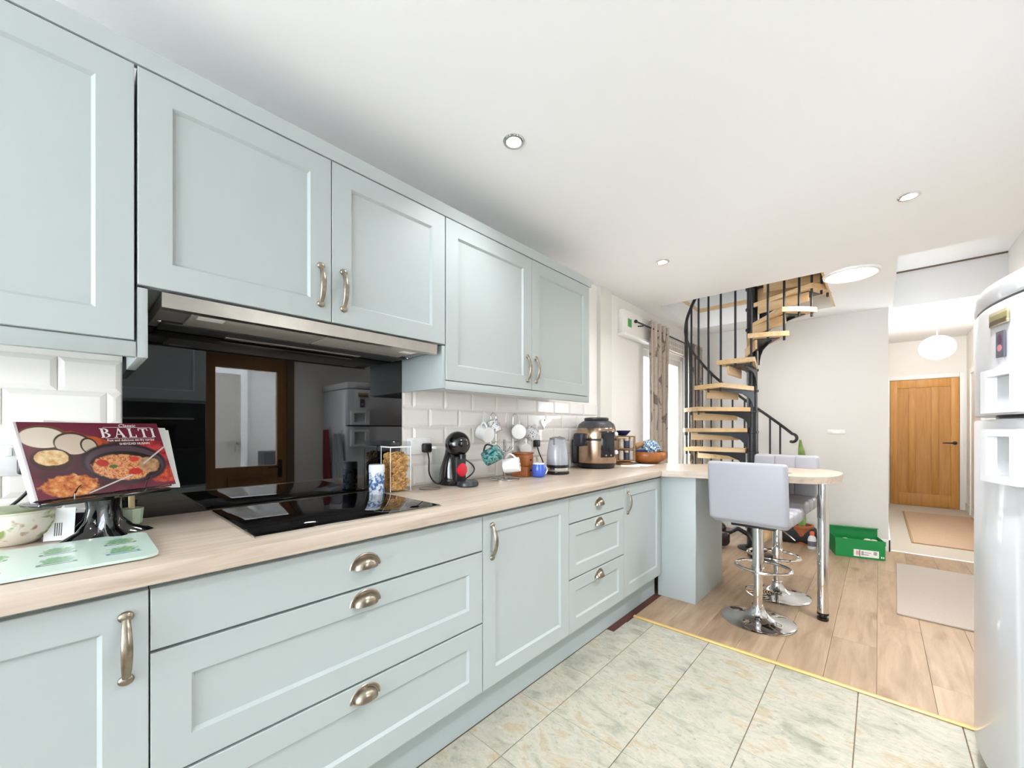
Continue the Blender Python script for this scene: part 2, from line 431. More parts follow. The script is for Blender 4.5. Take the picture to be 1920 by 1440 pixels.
# pilaster and boxed panel by the french door
struct('trim_pilaster', MB().box(0, 0.035, 2.985, 3.175, 0.0, ZC), plain('pilaster_grey_white', '#e2dfd8', 0.9))  # slightly greyer tone than the wall beside it
bx = struct('trim_lintel_box', MB().box(0, 0.05, 3.36, 3.9, 2.085, 2.3, 0.006), M['wall'])
part('ledge', MB().box(0, 0.075, 3.345, 3.9, 2.06, 2.085, 0.005), M['gloss_white'], bx)
solo('sticker', MB().box(0.0501, 0.0515, 0, 0.075, 0, 0.075), plain('green_vinyl', '#4fae5c', 0.5), 'small square green sticker on the boxed panel beside the curtained door', 'sticker', (0, 3.45, 2.155))

# wall tiles (bevelled brick tiles) under the wall cabinets
def wall_tile(y0, y1, z0, z1):
    g = 0.0012; y0 += g; y1 -= g; z0 += g; z1 -= g; key = ('wt', round(y1 - y0, 3), round(z1 - z0, 3))
    if y1 - y0 < 0.012: return
    if key not in cache:
        hy, hz = (y1 - y0) / 2, (z1 - z0) / 2; b = min(0.013, hy * 0.8)
        v = [(0.0, -hy, -hz), (0.0, hy, -hz), (0.0, hy, hz), (0.0, -hy, hz), (0.004, -hy, -hz), (0.004, hy, -hz), (0.004, hy, hz), (0.004, -hy, hz),
             (0.0085, -hy + b, -hz + b), (0.0085, hy - b, -hz + b), (0.0085, hy - b, hz - b), (0.0085, -hy + b, hz - b)]
        f = [(3, 2, 1, 0), (8, 9, 10, 11)]
        for k in range(4):
            j = (k + 1) % 4; f += [(k, j, 4 + j, 4 + k), (4 + k, 4 + j, 8 + j, 8 + k)]
        cache[key] = MB().add(v, f).mesh('tile', M['wtile'])
    put('tile', cache[key], wall_left, (0.001, (y0 + y1) / 2, (z0 + z1) / 2))
struct('trim_tile_grout', MB().box(0, 0.0022, -1.2, 2.985, 0.9, 1.44), M['grout'])
for r in range(5):
    z0 = 0.912 + 0.1 * r; off = 0.066 if r % 2 == 1 else -0.034
    for k in range(-6, 16):
        y0 = off + 0.2 * k; y1 = y0 + 0.2
        for a, b in ((y0, min(y1, 0.1)), (max(y0, 1.1), min(y1, 2.985))):
            if b - a > 0.015 and a >= -1.2: wall_tile(a, b, z0, z0 + 0.1)

struct('wall_light_baffle', MB().box(-1.9, -1.75, 2.0, 7.5, -0.15, 2.6), M['white_wall'])  # unseen wall added outside to cut the daylight through the french door
struct('floor_patio', MB().box(-1.75, -0.2, 2.0, 7.5, -0.15, -0.03), plain('pale_paving', '#d8d4cc', 0.8, var=0.1))
# french door on the left wall
def frame_rect(mb, y0, y1, z0, z1, x0, x1, w):
    mb.box(x0, x1, y0, y0 + w, z0, z1).box(x0, x1, y1 - w, y1, z0, z1).box(x0, x1, y0 + w, y1 - w, z0, z0 + w).box(x0, x1, y0 + w, y1 - w, z1 - w, z1); return mb
d3 = struct('door_3', frame_rect(MB(), 3.88, 5.1, 0, 2.09, -0.12, -0.03, 0.05), M['gloss_white'])
for y0 in (3.93, 4.49):
    lf = part('leaf', frame_rect(MB(), y0 + 0.002, y0 + 0.558, 0.05, 2.04, -0.1, -0.05, 0.075), M['gloss_white'], d3)
    part('pane', MB().box(-0.078, -0.072, y0 + 0.07, y0 + 0.49, 0.12, 1.97), M['pane'], lf)
# rear and hall windows, added out of frame to light the room
w1 = struct('window_added_rear', MB(), M['gloss_white']) if False else None
def win_frame_y(name, x0, x1, z0, z1, y):
    m = MB()
    for a, b in ((x0, x0 + 0.05), (x1 - 0.05, x1), ((x0 + x1) / 2 - 0.03, (x0 + x1) / 2 + 0.03)): m.box(a, b, y - 0.1, y - 0.04, z0, z1)
    m.box(x0, x1, y - 0.1, y - 0.04, z0, z0 + 0.05).box(x0, x1, y - 0.1, y - 0.04, z1 - 0.05, z1)
    return struct(name, m, M['gloss_white'])
win_frame_y('window_added_rear', 0.04, 2.6, 0.0, 2.36, YB)
m = frame_rect(MB(), 5.6, 6.4, 0.9, 1.75, XR + 0.04, XR + 0.1, 0.05)
struct('window_added_hall', m, M['gloss_white'])

# glazed wooden door to the porch (seen in the splashback)
d2 = struct('door_2', MB().box(XR + 0.02, XR + 0.065, 0.792, 0.87, 0.005, 1.998).box(XR + 0.02, XR + 0.065, 1.38, 1.468, 0.005, 1.998).box(XR + 0.02, XR + 0.065, 0.87, 1.38, 0.005, 0.845).box(XR + 0.02, XR + 0.065, 0.87, 1.38, 1.78, 1.998), M['brown_door'])
part('pane', MB().box(XR + 0.04, XR + 0.046, 0.865, 1.385, 0.84, 1.785), M['pane'], d2)
part('panel_moulding', frame_rect(MB(), 0.96, 1.32, 0.15, 0.76, XR + 0.008, XR + 0.02, 0.03), M['brown_door'], d2)
hd = part('door_handle', MB().box(XR + 0.012, XR + 0.02, 1.385, 1.425, 0.72, 0.9, 0.003), M['iron'], d2)
part('lever', MB().tube([(XR + 0.012, 1.405, 0.83), (XR - 0.03, 1.405, 0.83), (XR - 0.03, 1.38, 0.83), (XR - 0.03, 1.29, 0.83)], 0.008), M['iron'], hd)
m = MB()
m.box(XR - 0.015, XR + 0.02, 0.73, 0.795, 0, 2.06).box(XR - 0.015, XR + 0.02, 1.465, 1.53, 0, 2.06).box(XR - 0.015, XR + 0.02, 0.73, 1.53, 1.995, 2.06)
struct('trim_porch_door', m, plain('dark_stained_frame', '#6b5a45', 0.5))
# porch beyond it
struct('floor_porch', MB().box(XR + 0.15, 4.9, -0.25, 3.3, -0.1, -0.02), plain('porch_paving', '#d2cec6', 0.8, var=0.2))
struct('wall_porch', MB().box(4.9, 5.0, -0.25, 3.3, -0.1, 2.2).box(XR + 0.15, 5.0, 3.2, 3.3, -0.1, 2.3), plain('white_render', '#e6e4e0', 0.9, var=0.08, vscale=30, bump=0.4, bscale=60))
m = MB()
for k in range(5): m.box(XR + 0.15, 5.0, -0.25 + 0.84 * k, -0.21 + 0.84 * k, 2.2, 2.28)
m.box(4.82, 4.92, -0.3, 3.3, 2.1, 2.25)
struct('trim_porch_rafters', m, M['gloss_white'])
pd = struct('door_4', frame_rect(MB(), 0.75, 1.65, 0.0, 2.05, 4.84, 4.895, 0.08), M['white'])
part('door_panel', MB().box(4.86, 4.895, 0.83, 1.57, 0.08, 1.97), plain('pale_grey_panel', '#b9b4ae', 0.5), pd)
part('door_handle', MB().box(4.8, 4.84, 1.5, 1.53, 0.9, 1.05).box(4.8, 4.82, 1.38, 1.53, 1.0, 1.02), M['steel'], pd)
solo('storage_box', MB().box(0, 0.3, 0, 0.3, 0, 0.92, 0.01), M['darkgrey'], 'tall dark grey box in the white porch behind the glazed door', 'box', (4.45, 1.75, -0.02))

# hall door
d1 = struct('door_1', MB().box(1.895, 2.645, YH - 0.02, YH - 0.001, 0.01, 1.985), M['hall_oak'])
for x0, x1 in ((1.895, 1.98), (2.56, 2.645)): part('stile', MB().box(x0, x1, YH - 0.035, YH - 0.02, 0.01, 1.985, 0.003), M['hall_oak'], d1)
for z0, z1 in ((0.01, 0.2), (1.86, 1.985)): part('rail', MB().box(1.98, 2.56, YH - 0.035, YH - 0.02, z0, z1, 0.003), M['hall_oak'], d1)
for x0, x1 in ((2.105, 2.185), (2.355, 2.435)): part('mullion', MB().box(x0, x1, YH - 0.034, YH - 0.02, 0.2, 1.86, 0.003), M['hall_oak'], d1)
hd = part('door_handle', MB().cyl((2.6, YH - 0.035, 1.0), (2.6, YH - 0.05, 1.0), 0.026), M['iron'], d1)
part('lever', MB().tube([(2.6, YH - 0.05, 1.0), (2.6, YH - 0.085, 1.0), (2.58, YH - 0.09, 1.0), (2.47, YH - 0.09, 1.0)], [0.012, 0.012, 0.011, 0.007]), M['iron'], hd)
m = MB()
m.box(1.83, 1.89, YH - 0.03, YH, 0, 2.06, 0.004).box(2.65, 2.72, YH - 0.03, YH, 0, 2.06, 0.004).box(1.8905, 2.6495, YH - 0.03, YH, 1.99, 2.06, 0.004)
struct('trim_hall_door', m, M['gloss_white'])
m = frame_rect(MB(), 7.6, 8.5, -0.1, 2.05, XR - 0.025, XR, 0.07)
struct('trim_side_door', m, M['gloss_white'])
struct('door_5', MB().box(XR - 0.012, XR, 7.67, 8.43, 0.01, 1.98), plain('off_white_door', '#e7e2da', 0.5))

# ------------------------------------------------------------------ KITCHEN UNITS
def shaker(parent, y0, y1, z0, z1, xf, name='door', thick=0.02, w=0.07, flat=False):
    """front facing +x at xf; frame as the part, recessed panel as its sub-part"""
    g = 0.0015; y0 += g; y1 -= g; z0 += g; z1 -= g; b = 0.0015; xb = xf - thick
    def rect(d, x): return [(x, y0 + d, z0 + d), (x, y1 - d, z0 + d), (x, y1 - d, z1 - d), (x, y0 + d, z1 - d)]
    mb = MB()
    if flat:
        mb.ring([rect(0, xb), rect(0, xf - b), rect(b, xf)], smooth=False)
        return part(name, mb, M['cab'], parent)
    mb.ring([rect(0, xb), rect(0, xf - b), rect(b, xf), rect(w, xf), rect(w + 0.0075, xf - 0.009), rect(w + 0.0075, xb)], caps=False, smooth=False)
    k = [rect(0, xb), rect(w + 0.0075, xb)]
    mb.ring(k, caps=False, smooth=False)
    d = part(name, mb, M['cab'], parent)
    y0p, y1p, z0p, z1p = y0 + w - 0.004, y1 - w + 0.004, z0 + w - 0.004, z1 - w + 0.004
    part('panel', MB().box(xb + 0.001, xf - 0.0092, y0p, y1p, z0p, z1p), M['cab'], d)
    return d
bow = MB()
L = 0.066
pts = [(0.0 + 0.026 * math.sin(PI * i / 12) ** 0.7, 0, -L + 2 * L * i / 12) for i in range(13)]
bow.tube(pts, [0.0065 + 0.0035 * math.sin(PI * i / 12) for i in range(13)], 10, flat=0.55, up=(1, 0, 0))
for z in (-L, L):
    bow.ball((0.002, 0, z), 0.0135, 14, sx=0.55, sz=0.85)
bow_me = bow.mesh('handle', M['pewter'], 60)
cup = MB()
NA, NB = 14, 8
A, Bh, Dp = 0.046, 0.040, 0.027      # half width, height, depth
rows = []
for i in range(NB + 1):
    e = (PI / 2) * i / NB
    rows.append([(Dp * math.sin(e) , A * math.cos(e) * math.cos(PI * j / NA) * 0.92, Bh * math.cos(e) * math.sin(PI * j / NA) * 0.92) if False else
                 (Dp * math.sin(e), 0.84 * A * math.cos(PI * j / NA) * (math.cos(e) ** 0.75 if i < NB else 0.001), 0.84 * Bh * math.sin(PI * j / NA) * (math.cos(e) ** 0.75 if i < NB else 0.001)) for j in range(NA + 1)])
cup.ring(rows, closed=False, caps=False)
# rim flange
out = [(0.0, A * math.cos(PI * j / NA), Bh * math.sin(PI * j / NA)) for j in range(NA + 1)]
cup.tube(out, 0.004, 8, flat=0.7, up=(1, 0, 0))
cup.ring([[(0.0012, p[1], p[2]) for p in out], [(0.0012, p[1] * 0.8, p[2] * 0.8) for p in out]], closed=False, caps=False)
cup_me = cup.mesh('cup_handle', M['pewter'], 60)
M['shadow_carcass'] = plain('carcass_board', '#9aa5a4', 0.6)

XU, XB = 0.335, 0.60
def wall_unit(label, y0, y1, z0, z1, doors, handles, wdoor=0.07, pelmet=None, panels=()):
    t = thing('wall_cabinet', label, 'cabinet', (0.0, y0, z0), group=None)
    def lo(y): return y - y0
    part('carcass', MB().box(0.004, XU - 0.022, 0.001, y1 - y0 - 0.001, 0.001, z1 - z0), M['cab'], t)
    for (a, b), (h, hz) in zip(doors, handles):
        d = shaker(t, lo(a), lo(b), 0.0, z1 - z0, XU, w=wdoor)
        if h is not None: put('handle', bow_me, d, (XU, lo(h), hz - z0))
    if pelmet:
        a, b, za, zb = pelmet
        part('light_pelmet', MB().box(XU - 0.022, XU - 0.002, lo(a), lo(b), za - z0, zb - z0, 0.002), M['cab'], t)
    for a, b, za, zb in panels:
        part('end_panel', MB().box(0.004, XU - 0.004, lo(a), lo(b), za - z0, zb - z0, 0.0015), M['cab'], t)
    return t
ZT = 2.150
wall_unit('tall sage wall cabinet left of the cooker hood, cut by the left edge', -0.5, 0.106, 1.43, ZT, [(-0.5, 0.106)], [(None, 0)], pelmet=(-0.5, 0.108, 1.388, 1.428))
wall_unit('sage double wall cabinet with two short doors above the cooker hood', 0.109, 1.116, 1.577, ZT, [(0.109, 0.613), (0.613, 1.116)], [(0.575, 1.70), (0.655, 1.70)], panels=((0.001 + 0.109, 0.131, 1.388, 1.572),))
wall_unit('sage double wall cabinet with two full-height doors right of the cooker hood', 1.118, 2.32, 1.42, ZT, [(1.118, 1.72), (1.72, 2.32)], [(1.683, 1.535), (1.757, 1.535)], pelmet=(1.118, 2.32, 1.38, 1.418), panels=((1.1, 1.1175, 1.384, 1.572),))
solo('cornice', MB().prism([(0, 0), (0.022, 0), (0.03, 0.03), (0.034, 0.044), (0, 0.044)], 0, 2.84, to=lambda a, b, c: (a, c, b)), M['cab'], 'long sage cornice strip running along the tops of the wall cabinets', 'cornice', (XU - 0.02, -0.5, ZT + 0.002))

def base_unit(label, y0, y1, fronts):
    t = thing('base_cabinet', label, 'cabinet', (0.0, y0, 0.15))
    part('carcass', MB().box(0.01, XB - 0.022, 0.001, y1 - y0 - 0.001, 0.0, 0.716), M['shadow_carcass'], t)
    for kind, z0, z1, h in fronts:
        nm = 'door' if kind == 'door' else 'drawer'
        d = shaker(t, 0, y1 - y0, z0 - 0.15, z1 - 0.15, XB, name=nm, flat=(kind == 'plain'), w=0.07 if kind == 'door' or y1 - y0 > 0.8 else 0.062)
        if kind == 'door': put('handle', bow_me, d, (XB, h[0] - y0, h[1] - 0.15))
        else: put('cup_handle', cup_me, d, (XB, (y1 - y0) / 2, h - 0.15 - 0.012))
    return t
base_unit('sage base cabinet with one door below the herb-print board', -0.5, 0.109, [('door', 0.155, 0.855, (0.072, 0.742))])
base_unit('wide sage three-drawer base unit below the induction hob', 0.109, 1.095, [('plain', 0.718, 0.855, 0.79), ('drawer', 0.432, 0.714, 0.678), ('drawer', 0.155, 0.428, 0.388)])
base_unit('sage base cabinet with one door between the wide and narrow drawer units', 1.095, 1.696, [('door', 0.155, 0.855, (1.147, 0.745))])
base_unit('narrow sage three-drawer base unit', 1.696, 2.287, [('plain', 0.718, 0.855, 0.79), ('drawer', 0.432, 0.714, 0.678), ('drawer', 0.155, 0.428, 0.388)])
base_unit('sage base cabinet with one door next to the peninsula panel', 2.287, 2.862, [('door', 0.155, 0.855, (2.338, 0.745))])
solo('plinth_board', MB().box(0, 0.016, 0, 3.36, 0, 0.148), plain('plinth_paint', '#a3adac', 0.5), 'long grey-green plinth board along the floor under the base cabinets', 'plinth', (0.535, -0.5, 0.001))
t = thing('peninsula_support', 'tall plain blue-grey boxed panel carrying the breakfast bar', 'panel', (0.575, 2.866, 0.002))
part('front_panel', MB().box(0, 0.262, 0, 0.02, 0, 0.866, 0.001), M['cab'], t)
part('side_panel', MB().box(0.242, 0.262, 0.0205, 0.62, 0, 0.866, 0.001), M['cab'], t)
part('back_panel', MB().box(-0.5, 0.241, 0.60, 0.62, 0, 0.866, 0.001), M['cab'], t)

# worktops
ZW = 0.912; TH = 0.041
solo('worktop', MB().box(0.003, 0.632, -0.9, 2.79, 0, TH, 0.003), M['top'], 'long pale oak-effect worktop along the tiled wall', 'worktop', (0, 0, ZW - TH))
a0 = math.radians(13.8)
poly = [(0.003, 2.793), (0.633, 2.793), (1.40, 2.975), (1.47, 3.0), (1.53, 3.06), (1.57, 3.16), (1.588, 3.30), (1.585, 3.43), (1.555, 3.55), (1.50, 3.635), (1.43, 3.67), (1.36, 3.66), (0.003, 3.33)]
solo('breakfast_bar', MB().prism(poly, 0, TH + 0.001), M['top_bar'], 'pale oak-effect breakfast bar top with rounded end on a steel leg', 'worktop', (0, 0, ZW - TH))
t = thing('support_post', 'polished steel tube leg under the rounded end of the breakfast bar', 'post', (1.5, 3.18, 0.002))
part('tube', MB().cyl((0, 0, 0.05), (0, 0, ZW - TH - 0.004), 0.03, n=28), M['chrome'], t)
part('foot', MB().lathe([(0.028, 0), (0.03, 0.004), (0.03, 0.018), (0.02, 0.022), (0.02, 0.034), (0.031, 0.036), (0.031, 0.05)], 24), M['black'], t)

# splashback, hob, hood
solo('splashback', MB().box(0.0, 0.008, 0.101, 1.099, 0.0, 0.65), M['black_glass'], 'large glossy black glass splashback panel behind the hob', 'splashback', (0.002, 0, ZW + 0.001))
t = thing('induction_hob', 'flat black glass induction hob set into the worktop', 'hob', (0, 0, ZW + 0.0005))
part('glass_top', MB().box(0.05, 0.548, 0.322, 0.925, 0.0, 0.006, 0.002), M['black_glass'], t)
part('bevel_trim', frame_rect(MB(), 0.3195, 0.9275, 0, 0, 0, 0, 0) if False else MB().box(0.0475, 0.0495, 0.32, 0.927, 0, 0.004).box(0.5485, 0.5505, 0.32, 0.927, 0, 0.004).box(0.0475, 0.5505, 0.3195, 0.3215, 0, 0.004).box(0.0475, 0.5505, 0.9255, 0.9275, 0, 0.004), M['steel'], t)
zone = plain('hob_zone_print', '#26262a', 0.2)
for (x, y, r) in ((0.18, 0.47, 0.085), (0.18, 0.78, 0.07), (0.39, 0.47, 0.07), (0.39, 0.78, 0.085)):
    m = MB(); m.ring([[(x + q * math.cos(2 * PI * j / 40), y + q * math.sin(2 * PI * j / 40), 0.0062) for j in range(40)] for q in (r, r - 0.0015)], caps=False)
    part('cooking_zone', m, zone, t)

t = thing('cooker_hood', 'slim stainless cooker hood under the short wall cabinet doors', 'cooker hood', (0, 0.16, 1.525))
filt = plain('grey_filter_mesh', '#b8b3ab', 0.45, 0.25, bump=0.3, bscale=900)
part('body', MB().box(0.015, 0.325, 0.0, 0.905, 0.012, 0.047), plain('hood_grey', '#8d8c8e', 0.4, 0.2), t)
part('front_strip', MB().prism([(0.322, 0.0), (0.338, 0.004), (0.342, 0.043), (0.322, 0.047)], -0.002, 0.907, to=lambda a, b, c: (a, c, b)), M['steel'], t)
for y0, y1 in ((0.07, 0.45), (0.455, 0.84)): part('grease_filter', MB().box(0.14, 0.31, y0, y1, 0.004, 0.0115, 0.002), filt, t)
part('back_rail', MB().box(0.018, 0.13, 0.02, 0.885, 0.002, 0.0115, 0.003), M['darkgrey'], t)
part('lamp_cover', MB().box(0.035, 0.06, 0.2, 0.7, -0.002, 0.0015, 0.001), M['steel'], t)
part('label', MB().box(0.255, 0.295, 0.085, 0.15, 0.0025, 0.0035), M['paper'], t)
part('label', MB().box(0.255, 0.295, 0.77, 0.83, 0.0025, 0.0035), M['paper'], t)
for y in (0.015, 0.89): part('screw', MB().ball((0.135, y, 0.008), 0.006, 10), M['chrome'], t)

# ------------------------------------------------------------------ ceiling lights
M['spot_face'] = emit('spot_face', '#fff4e6', 6.0)
def downlight(x, y, label, watts=14):
    t = thing('downlight', label, 'light', (x, y, ZC), group='recessed ceiling spotlights')
    part('trim_ring', MB().lathe([(0.031, -0.0055), (0.032, -0.0062), (0.042, -0.007), (0.046, -0.003), (0.046, 0.0)], 32, caps=False), M['chrome'], t)
    part('lens', MB().lathe([(0.0001, -0.0065), (0.031, -0.006)], 24, caps=False), M['spot_face'], t)
    d = bpy.data.lights.new('downlight_beam', 'SPOT'); d.energy = watts; d.spot_size = 2.35; d.spot_blend = 1.0; d.shadow_soft_size = 0.07; d.color = (0.97, 0.985, 1.0)
    o = bpy.data.objects.new('downlight_beam', d); COL.objects.link(o); o.location = (0, 0, -0.02); o.parent = t
downlight(0.63, 1.245, 'round recessed spotlight nearest to the wall cabinets over the hob')
downlight(0.61, 2.86, 'round recessed spotlight just beyond the end of the wall cabinets')
downlight(1.875, 2.92, 'round recessed spotlight in the ceiling in front of the fridge', 58)
downlight(1.875, 1.3, 'added out-of-view recessed spotlight opposite the hob, above the right-hand walkway', 66)  # extra spotlight added out of view to brighten the cabinet fronts
t = thing('ceiling_light', 'large round flush ceiling lamp beside the stair opening', 'light', (1.6, 4.06, ZC))
part('rim', MB().lathe([(0.145, -0.012), (0.158, -0.02), (0.172, -0.016), (0.176, 0.0)], 48, caps=False), M['gloss_white'], t)
part('diffuser', MB().lathe([(0.0001, -0.018), (0.1, -0.017), (0.147, -0.012)], 48, caps=False), M['lamp'], t)
o = area('ceiling_light_glow', (0, 0, -0.03), (0, 0, 0), 0.28, 0.28, 3, shape='DISK', color=(1.0, 0.97, 0.93)); o.parent = t
t = thing('paper_lantern', 'round white paper lantern hanging from the hall ceiling', 'lamp', (2.29, 7.2, 2.215))
sh = NT('lantern_paper'); sh.setp(Emission_Color=lin('#fffaf2'), Emission_Strength=1.3, Roughness=0.8); sh.b.inputs['Base Color'].default_value = lin('#f6f3ee')
m = MB(); prof = []
for i in range(41):
    a = PI * (0.06 + 0.88 * i / 40); prof.append((0.165 * math.sin(a) * (1 - 0.006 * (i % 2)), -0.145 * math.cos(a)))
m.lathe(prof, 40, caps=False); part('shade', m, sh.m, t)
part('cord', MB().cyl((0, 0, 0.13), (0, 0, 0.37), 0.004, n=8), M['white'], t)
part('ceiling_rose', MB().lathe([(0.04, 0.372), (0.045, 0.378), (0.045, 0.385)], 20), M['white'], t)
d = bpy.data.lights.new('lantern_bulb', 'POINT'); d.energy = 10; d.shadow_soft_size = 0.1; d.color = (1, 0.96, 0.9)
o = bpy.data.objects.new('lantern_bulb', d); COL.objects.link(o); o.parent = t; o.location = (0, 0, 0.23)

# ------------------------------------------------------------------ FRIDGE
FX, FY0, FY1 = 2.085, 1.80, 2.50
M['fridge'] = plain('white_fridge_enamel', '#d2d2d5', 0.28, Coat_Weight=0.3)
t = thing('fridge_freezer', 'tall white fridge freezer with bulging doors at the right edge', 'fridge', (FX, FY0, 0.0))
FW = FY1 - FY0
def bulge(y, dep=0.07): 
    k = (y - FW / 2) / (FW / 2); return -dep * (1 - abs(k) ** 2.2)
def fdoor(z0, z1, dep=0.07, back=0.05, inset=0.0):
    ysx = [inset + (FW - 2 * inset) * i / 28 for i in range(29)]
    poly = [(back, inset), (0.004, inset)] + [(bulge(y, dep) , y) for y in ysx[1:-1]] + [(0.004, FW - inset), (back, FW - inset)]
    b = 0.006
    def rg(z, s): 
        return [(x + s * 0.004 if x < back else x, y + (s * 0.004 if y < FW / 2 else -s * 0.004), z) for x, y in poly]
    m = MB(); m.ring([rg(z0, 1), rg(z0 + b, 0), rg(z1 - b, 0), rg(z1, 1)]); return m
part('body', MB().box(0.055, 0.60, 0.004, FW - 0.004, 0.03, 1.60, 0.004), M['fridge'], t)
fz = part('freezer_door', fdoor(1.245, 1.598), M['fridge'], t)
fr = part('fridge_door', fdoor(0.085, 1.232), M['fridge'], t)
part('top_panel', fdoor(1.606, 1.668, back=0.60), M['fridge'], t)
part('plinth', MB().box(0.03, 0.58, 0.01, FW - 0.01, 0.0, 0.08), M['darkgrey'], t)
part('gasket', MB().box(0.02, 0.06, 0.012, FW - 0.012, 1.233, 1.244), M['darkgrey'], t)
def fhandle(parent, z0, z1):
    # open frame following the curve of the door
    def pt(y, o): return (bulge(y) - o, y)
    def bar(ya, yb, za, zb):
        n = 6; ys_ = [ya + (yb - ya) * i / n for i in range(n + 1)]
        poly = [pt(y, 0.026) for y in ys_] + [pt(y, -0.003) for y in reversed(ys_)]
        return MB().prism(poly, za, zb)
    m = MB()
    for q in ((0.02, 0.045, z0, z1), (0.15, 0.185, z0, z1), (0.045, 0.15, z0, z0 + 0.022), (0.045, 0.15, z1 - 0.022, z1)):
        k = bar(*q); m.add(k.v, k.f)
    part('handle', m, plain('handle_white_%d' % int(z0 * 100), '#e2e2e4', 0.3), parent)
    part('grip_recess', bar(0.046, 0.149, z0 + 0.023, z1 - 0.023).xf(Matrix.Translation((0.0235, 0, 0))), plain('grip_grey_%d' % int(z0 * 100), '#c4c4c6', 0.4), parent)
fhandle(fz, 1.25, 1.385); fhandle(fr, 1.035, 1.20)
for k, (y, z, w, h, nm, lb, ly) in enumerate(((0.135, 1.545, 0.095, 0.044, 'fridge_magnet', 'wide landscape-picture fridge magnet on the freezer door', [(0, 0, 0.05, 0.012, '#8f8a5d', {'rect': 1}), (0, -0.012, 0.05, 0.008, '#5f4a33', {'rect': 1, 'wob': 0.3})]),
                                        (0.125, 1.462, 0.04, 0.08, 'fridge_magnet', 'narrow upright dark-picture fridge magnet below the wide one', [(0, 0.015, 0.013, 0.016, '#4d2f4a', {'wob': 0.3}), (0, -0.012, 0.014, 0.01, '#c77f86', {'wob': 0.4})]))):
    m = MB().box(-w / 2, w / 2, -h / 2, h / 2, 0, 0.006, 0.001)
    mt = printed('magnet_print_%d' % k, '#b7ab8c' if k == 0 else '#5a5560', ly)
    sl = math.atan2(bulge(y + 0.03) - bulge(y - 0.03), 0.06)
    o = solo(nm, m, mt, lb, 'magnet', (FX + bulge(y) - 0.002, FY0 + y, z))
    o.rotation_euler = (Matrix.Rotation(-sl, 3, 'Z') @ Matrix(((0, 0, -1), (-1, 0, 0), (0, 1, 0)))).to_euler()

# cloths on the fridge side facing the camera
def cloth(name, w, h, mat, label, loc, seed, gather=0.35):
    rnd = random.Random(seed); m = MB(); nx, nz = 22, 26; th = 0.006
    def P(i, j, o):
        u = i / nx - 0.5; v = j / nz; sp = gather + (1 - gather) * min(1, v * 1.5)
        hang = 1.0 + 0.10 * math.sin(u * 7 + seed)
        return (u * w * sp, -0.02 - 0.018 * (1 + math.sin(u * 24 + seed + v * 1.5)) * (0.5 + 0.5 * (1 - v)) + o, -h * v * hang)
    f = []; v = [P(i, j, 0) for j in range(nz + 1) for i in range(nx + 1)] + [P(i, j, -th) for j in range(nz + 1) for i in range(nx + 1)]
    N = (nx + 1) * (nz + 1)
    for j in range(nz):
        for i in range(nx):
            a = j * (nx + 1) + i; f.append((a, a + 1, a + nx + 2, a + nx + 1)); f.append((N + a, N + a + nx + 1, N + a + nx + 2, N + a + 1))
    edge = [(0, j) for j in range(nz)] ; 
    for j in range(nz):
        for i in (0, nx):
            a = j * (nx + 1) + i; f.append((a, a + nx + 1, N + a + nx + 1, N + a))
    for i in range(nx):
        for j in (0, nz):
            a = j * (nx + 1) + i; f.append((a, a + 1, N + a + 1, N + a))
    m.add(v, f, True)
    return solo(name, m, mat, label, 'cloth', loc)
M['grey_towel'] = plain('grey_waffle_towel', '#b4b4b8', 0.95, var=0.12, vscale=120, bump=0.6, bscale=400)
M['red_cloth'] = plain('red_checked_cloth', '#a3313c', 0.9, var=0.4, vscale=30)
cloth('tea_towel', 0.24, 0.56, M['grey_towel'], 'grey textured towel hanging on the fridge side at the right edge', (FX + 0.12, FY0, 1.16), 2)
cloth('apron', 0.18, 0.58, M['red_cloth'], 'red cloth hanging on the fridge side, mirrored in the splashback', (FX + 0.40, FY0, 1.20), 5)
for x, lb in ((0.12, 'small steel hook holding the grey towel on the fridge side'), (0.40, 'small steel hook holding the red cloth on the fridge side')):
    solo('hook', MB().tube([(0, 0, 0.02), (0, -0.006, 0.02), (0, -0.012, -0.01), (0, -0.03, -0.012), (0, -0.035, 0.005)], 0.004), M['steel'], lb, 'hook', (FX + x, FY0 + 0.002, 1.17 if x < 0.3 else 1.21))

# tall oven housing opposite the hob (mirrored in the splashback)
t = thing('oven_housing', 'tall sage oven housing on the right wall, mirrored in the splashback', 'cabinet', (XR - 0.003, 0.06, 0.0), PI)
t.location = (XR - 0.003, 0.69, 0.0)
part('carcass', MB().box(0.0, 0.58, 0.0, 0.6, 0.1, 2.15), M['cab'], t)
shaker(t, 0, 0.6, 1.42, 2.15, 0.602); shaker(t, 0, 0.6, 0.1, 0.76, 0.602)
part('oven_front', MB().box(0.582, 0.60, 0.003, 0.597, 0.78, 1.40, 0.003), M['oven'], t)
part('oven_handle', MB().tube([(0.6, 0.08, 1.28), (0.63, 0.08, 1.28), (0.63, 0.52, 1.28), (0.6, 0.52, 1.28)], 0.008), M['steel'], t)

# ------------------------------------------------------------------ STAIRS
SX, SY = 0.82, 4.60
RISE, STEP = 0.2055, math.radians(23)
t = thing('spiral_staircase', 'black iron spiral staircase with pale wooden treads rising through the ceiling', 'staircase', (SX, SY, 0.003))
part('centre_pole', MB().cyl((0, 0, 0), (0, 0, 2.95), 0.047, n=24), M['iron'], t)
part('base_plate', MB().lathe([(0.13, 0), (0.13, 0.01), (0.06, 0.014), (0.06, 0.03), (0.048, 0.03)], 32), M['iron'], t)
def wang(n): return math.radians(192 + 12) + STEP * (n - 8) + YAW   # middle of tread n in world angle
RO = 0.64
hw = math.radians(14)
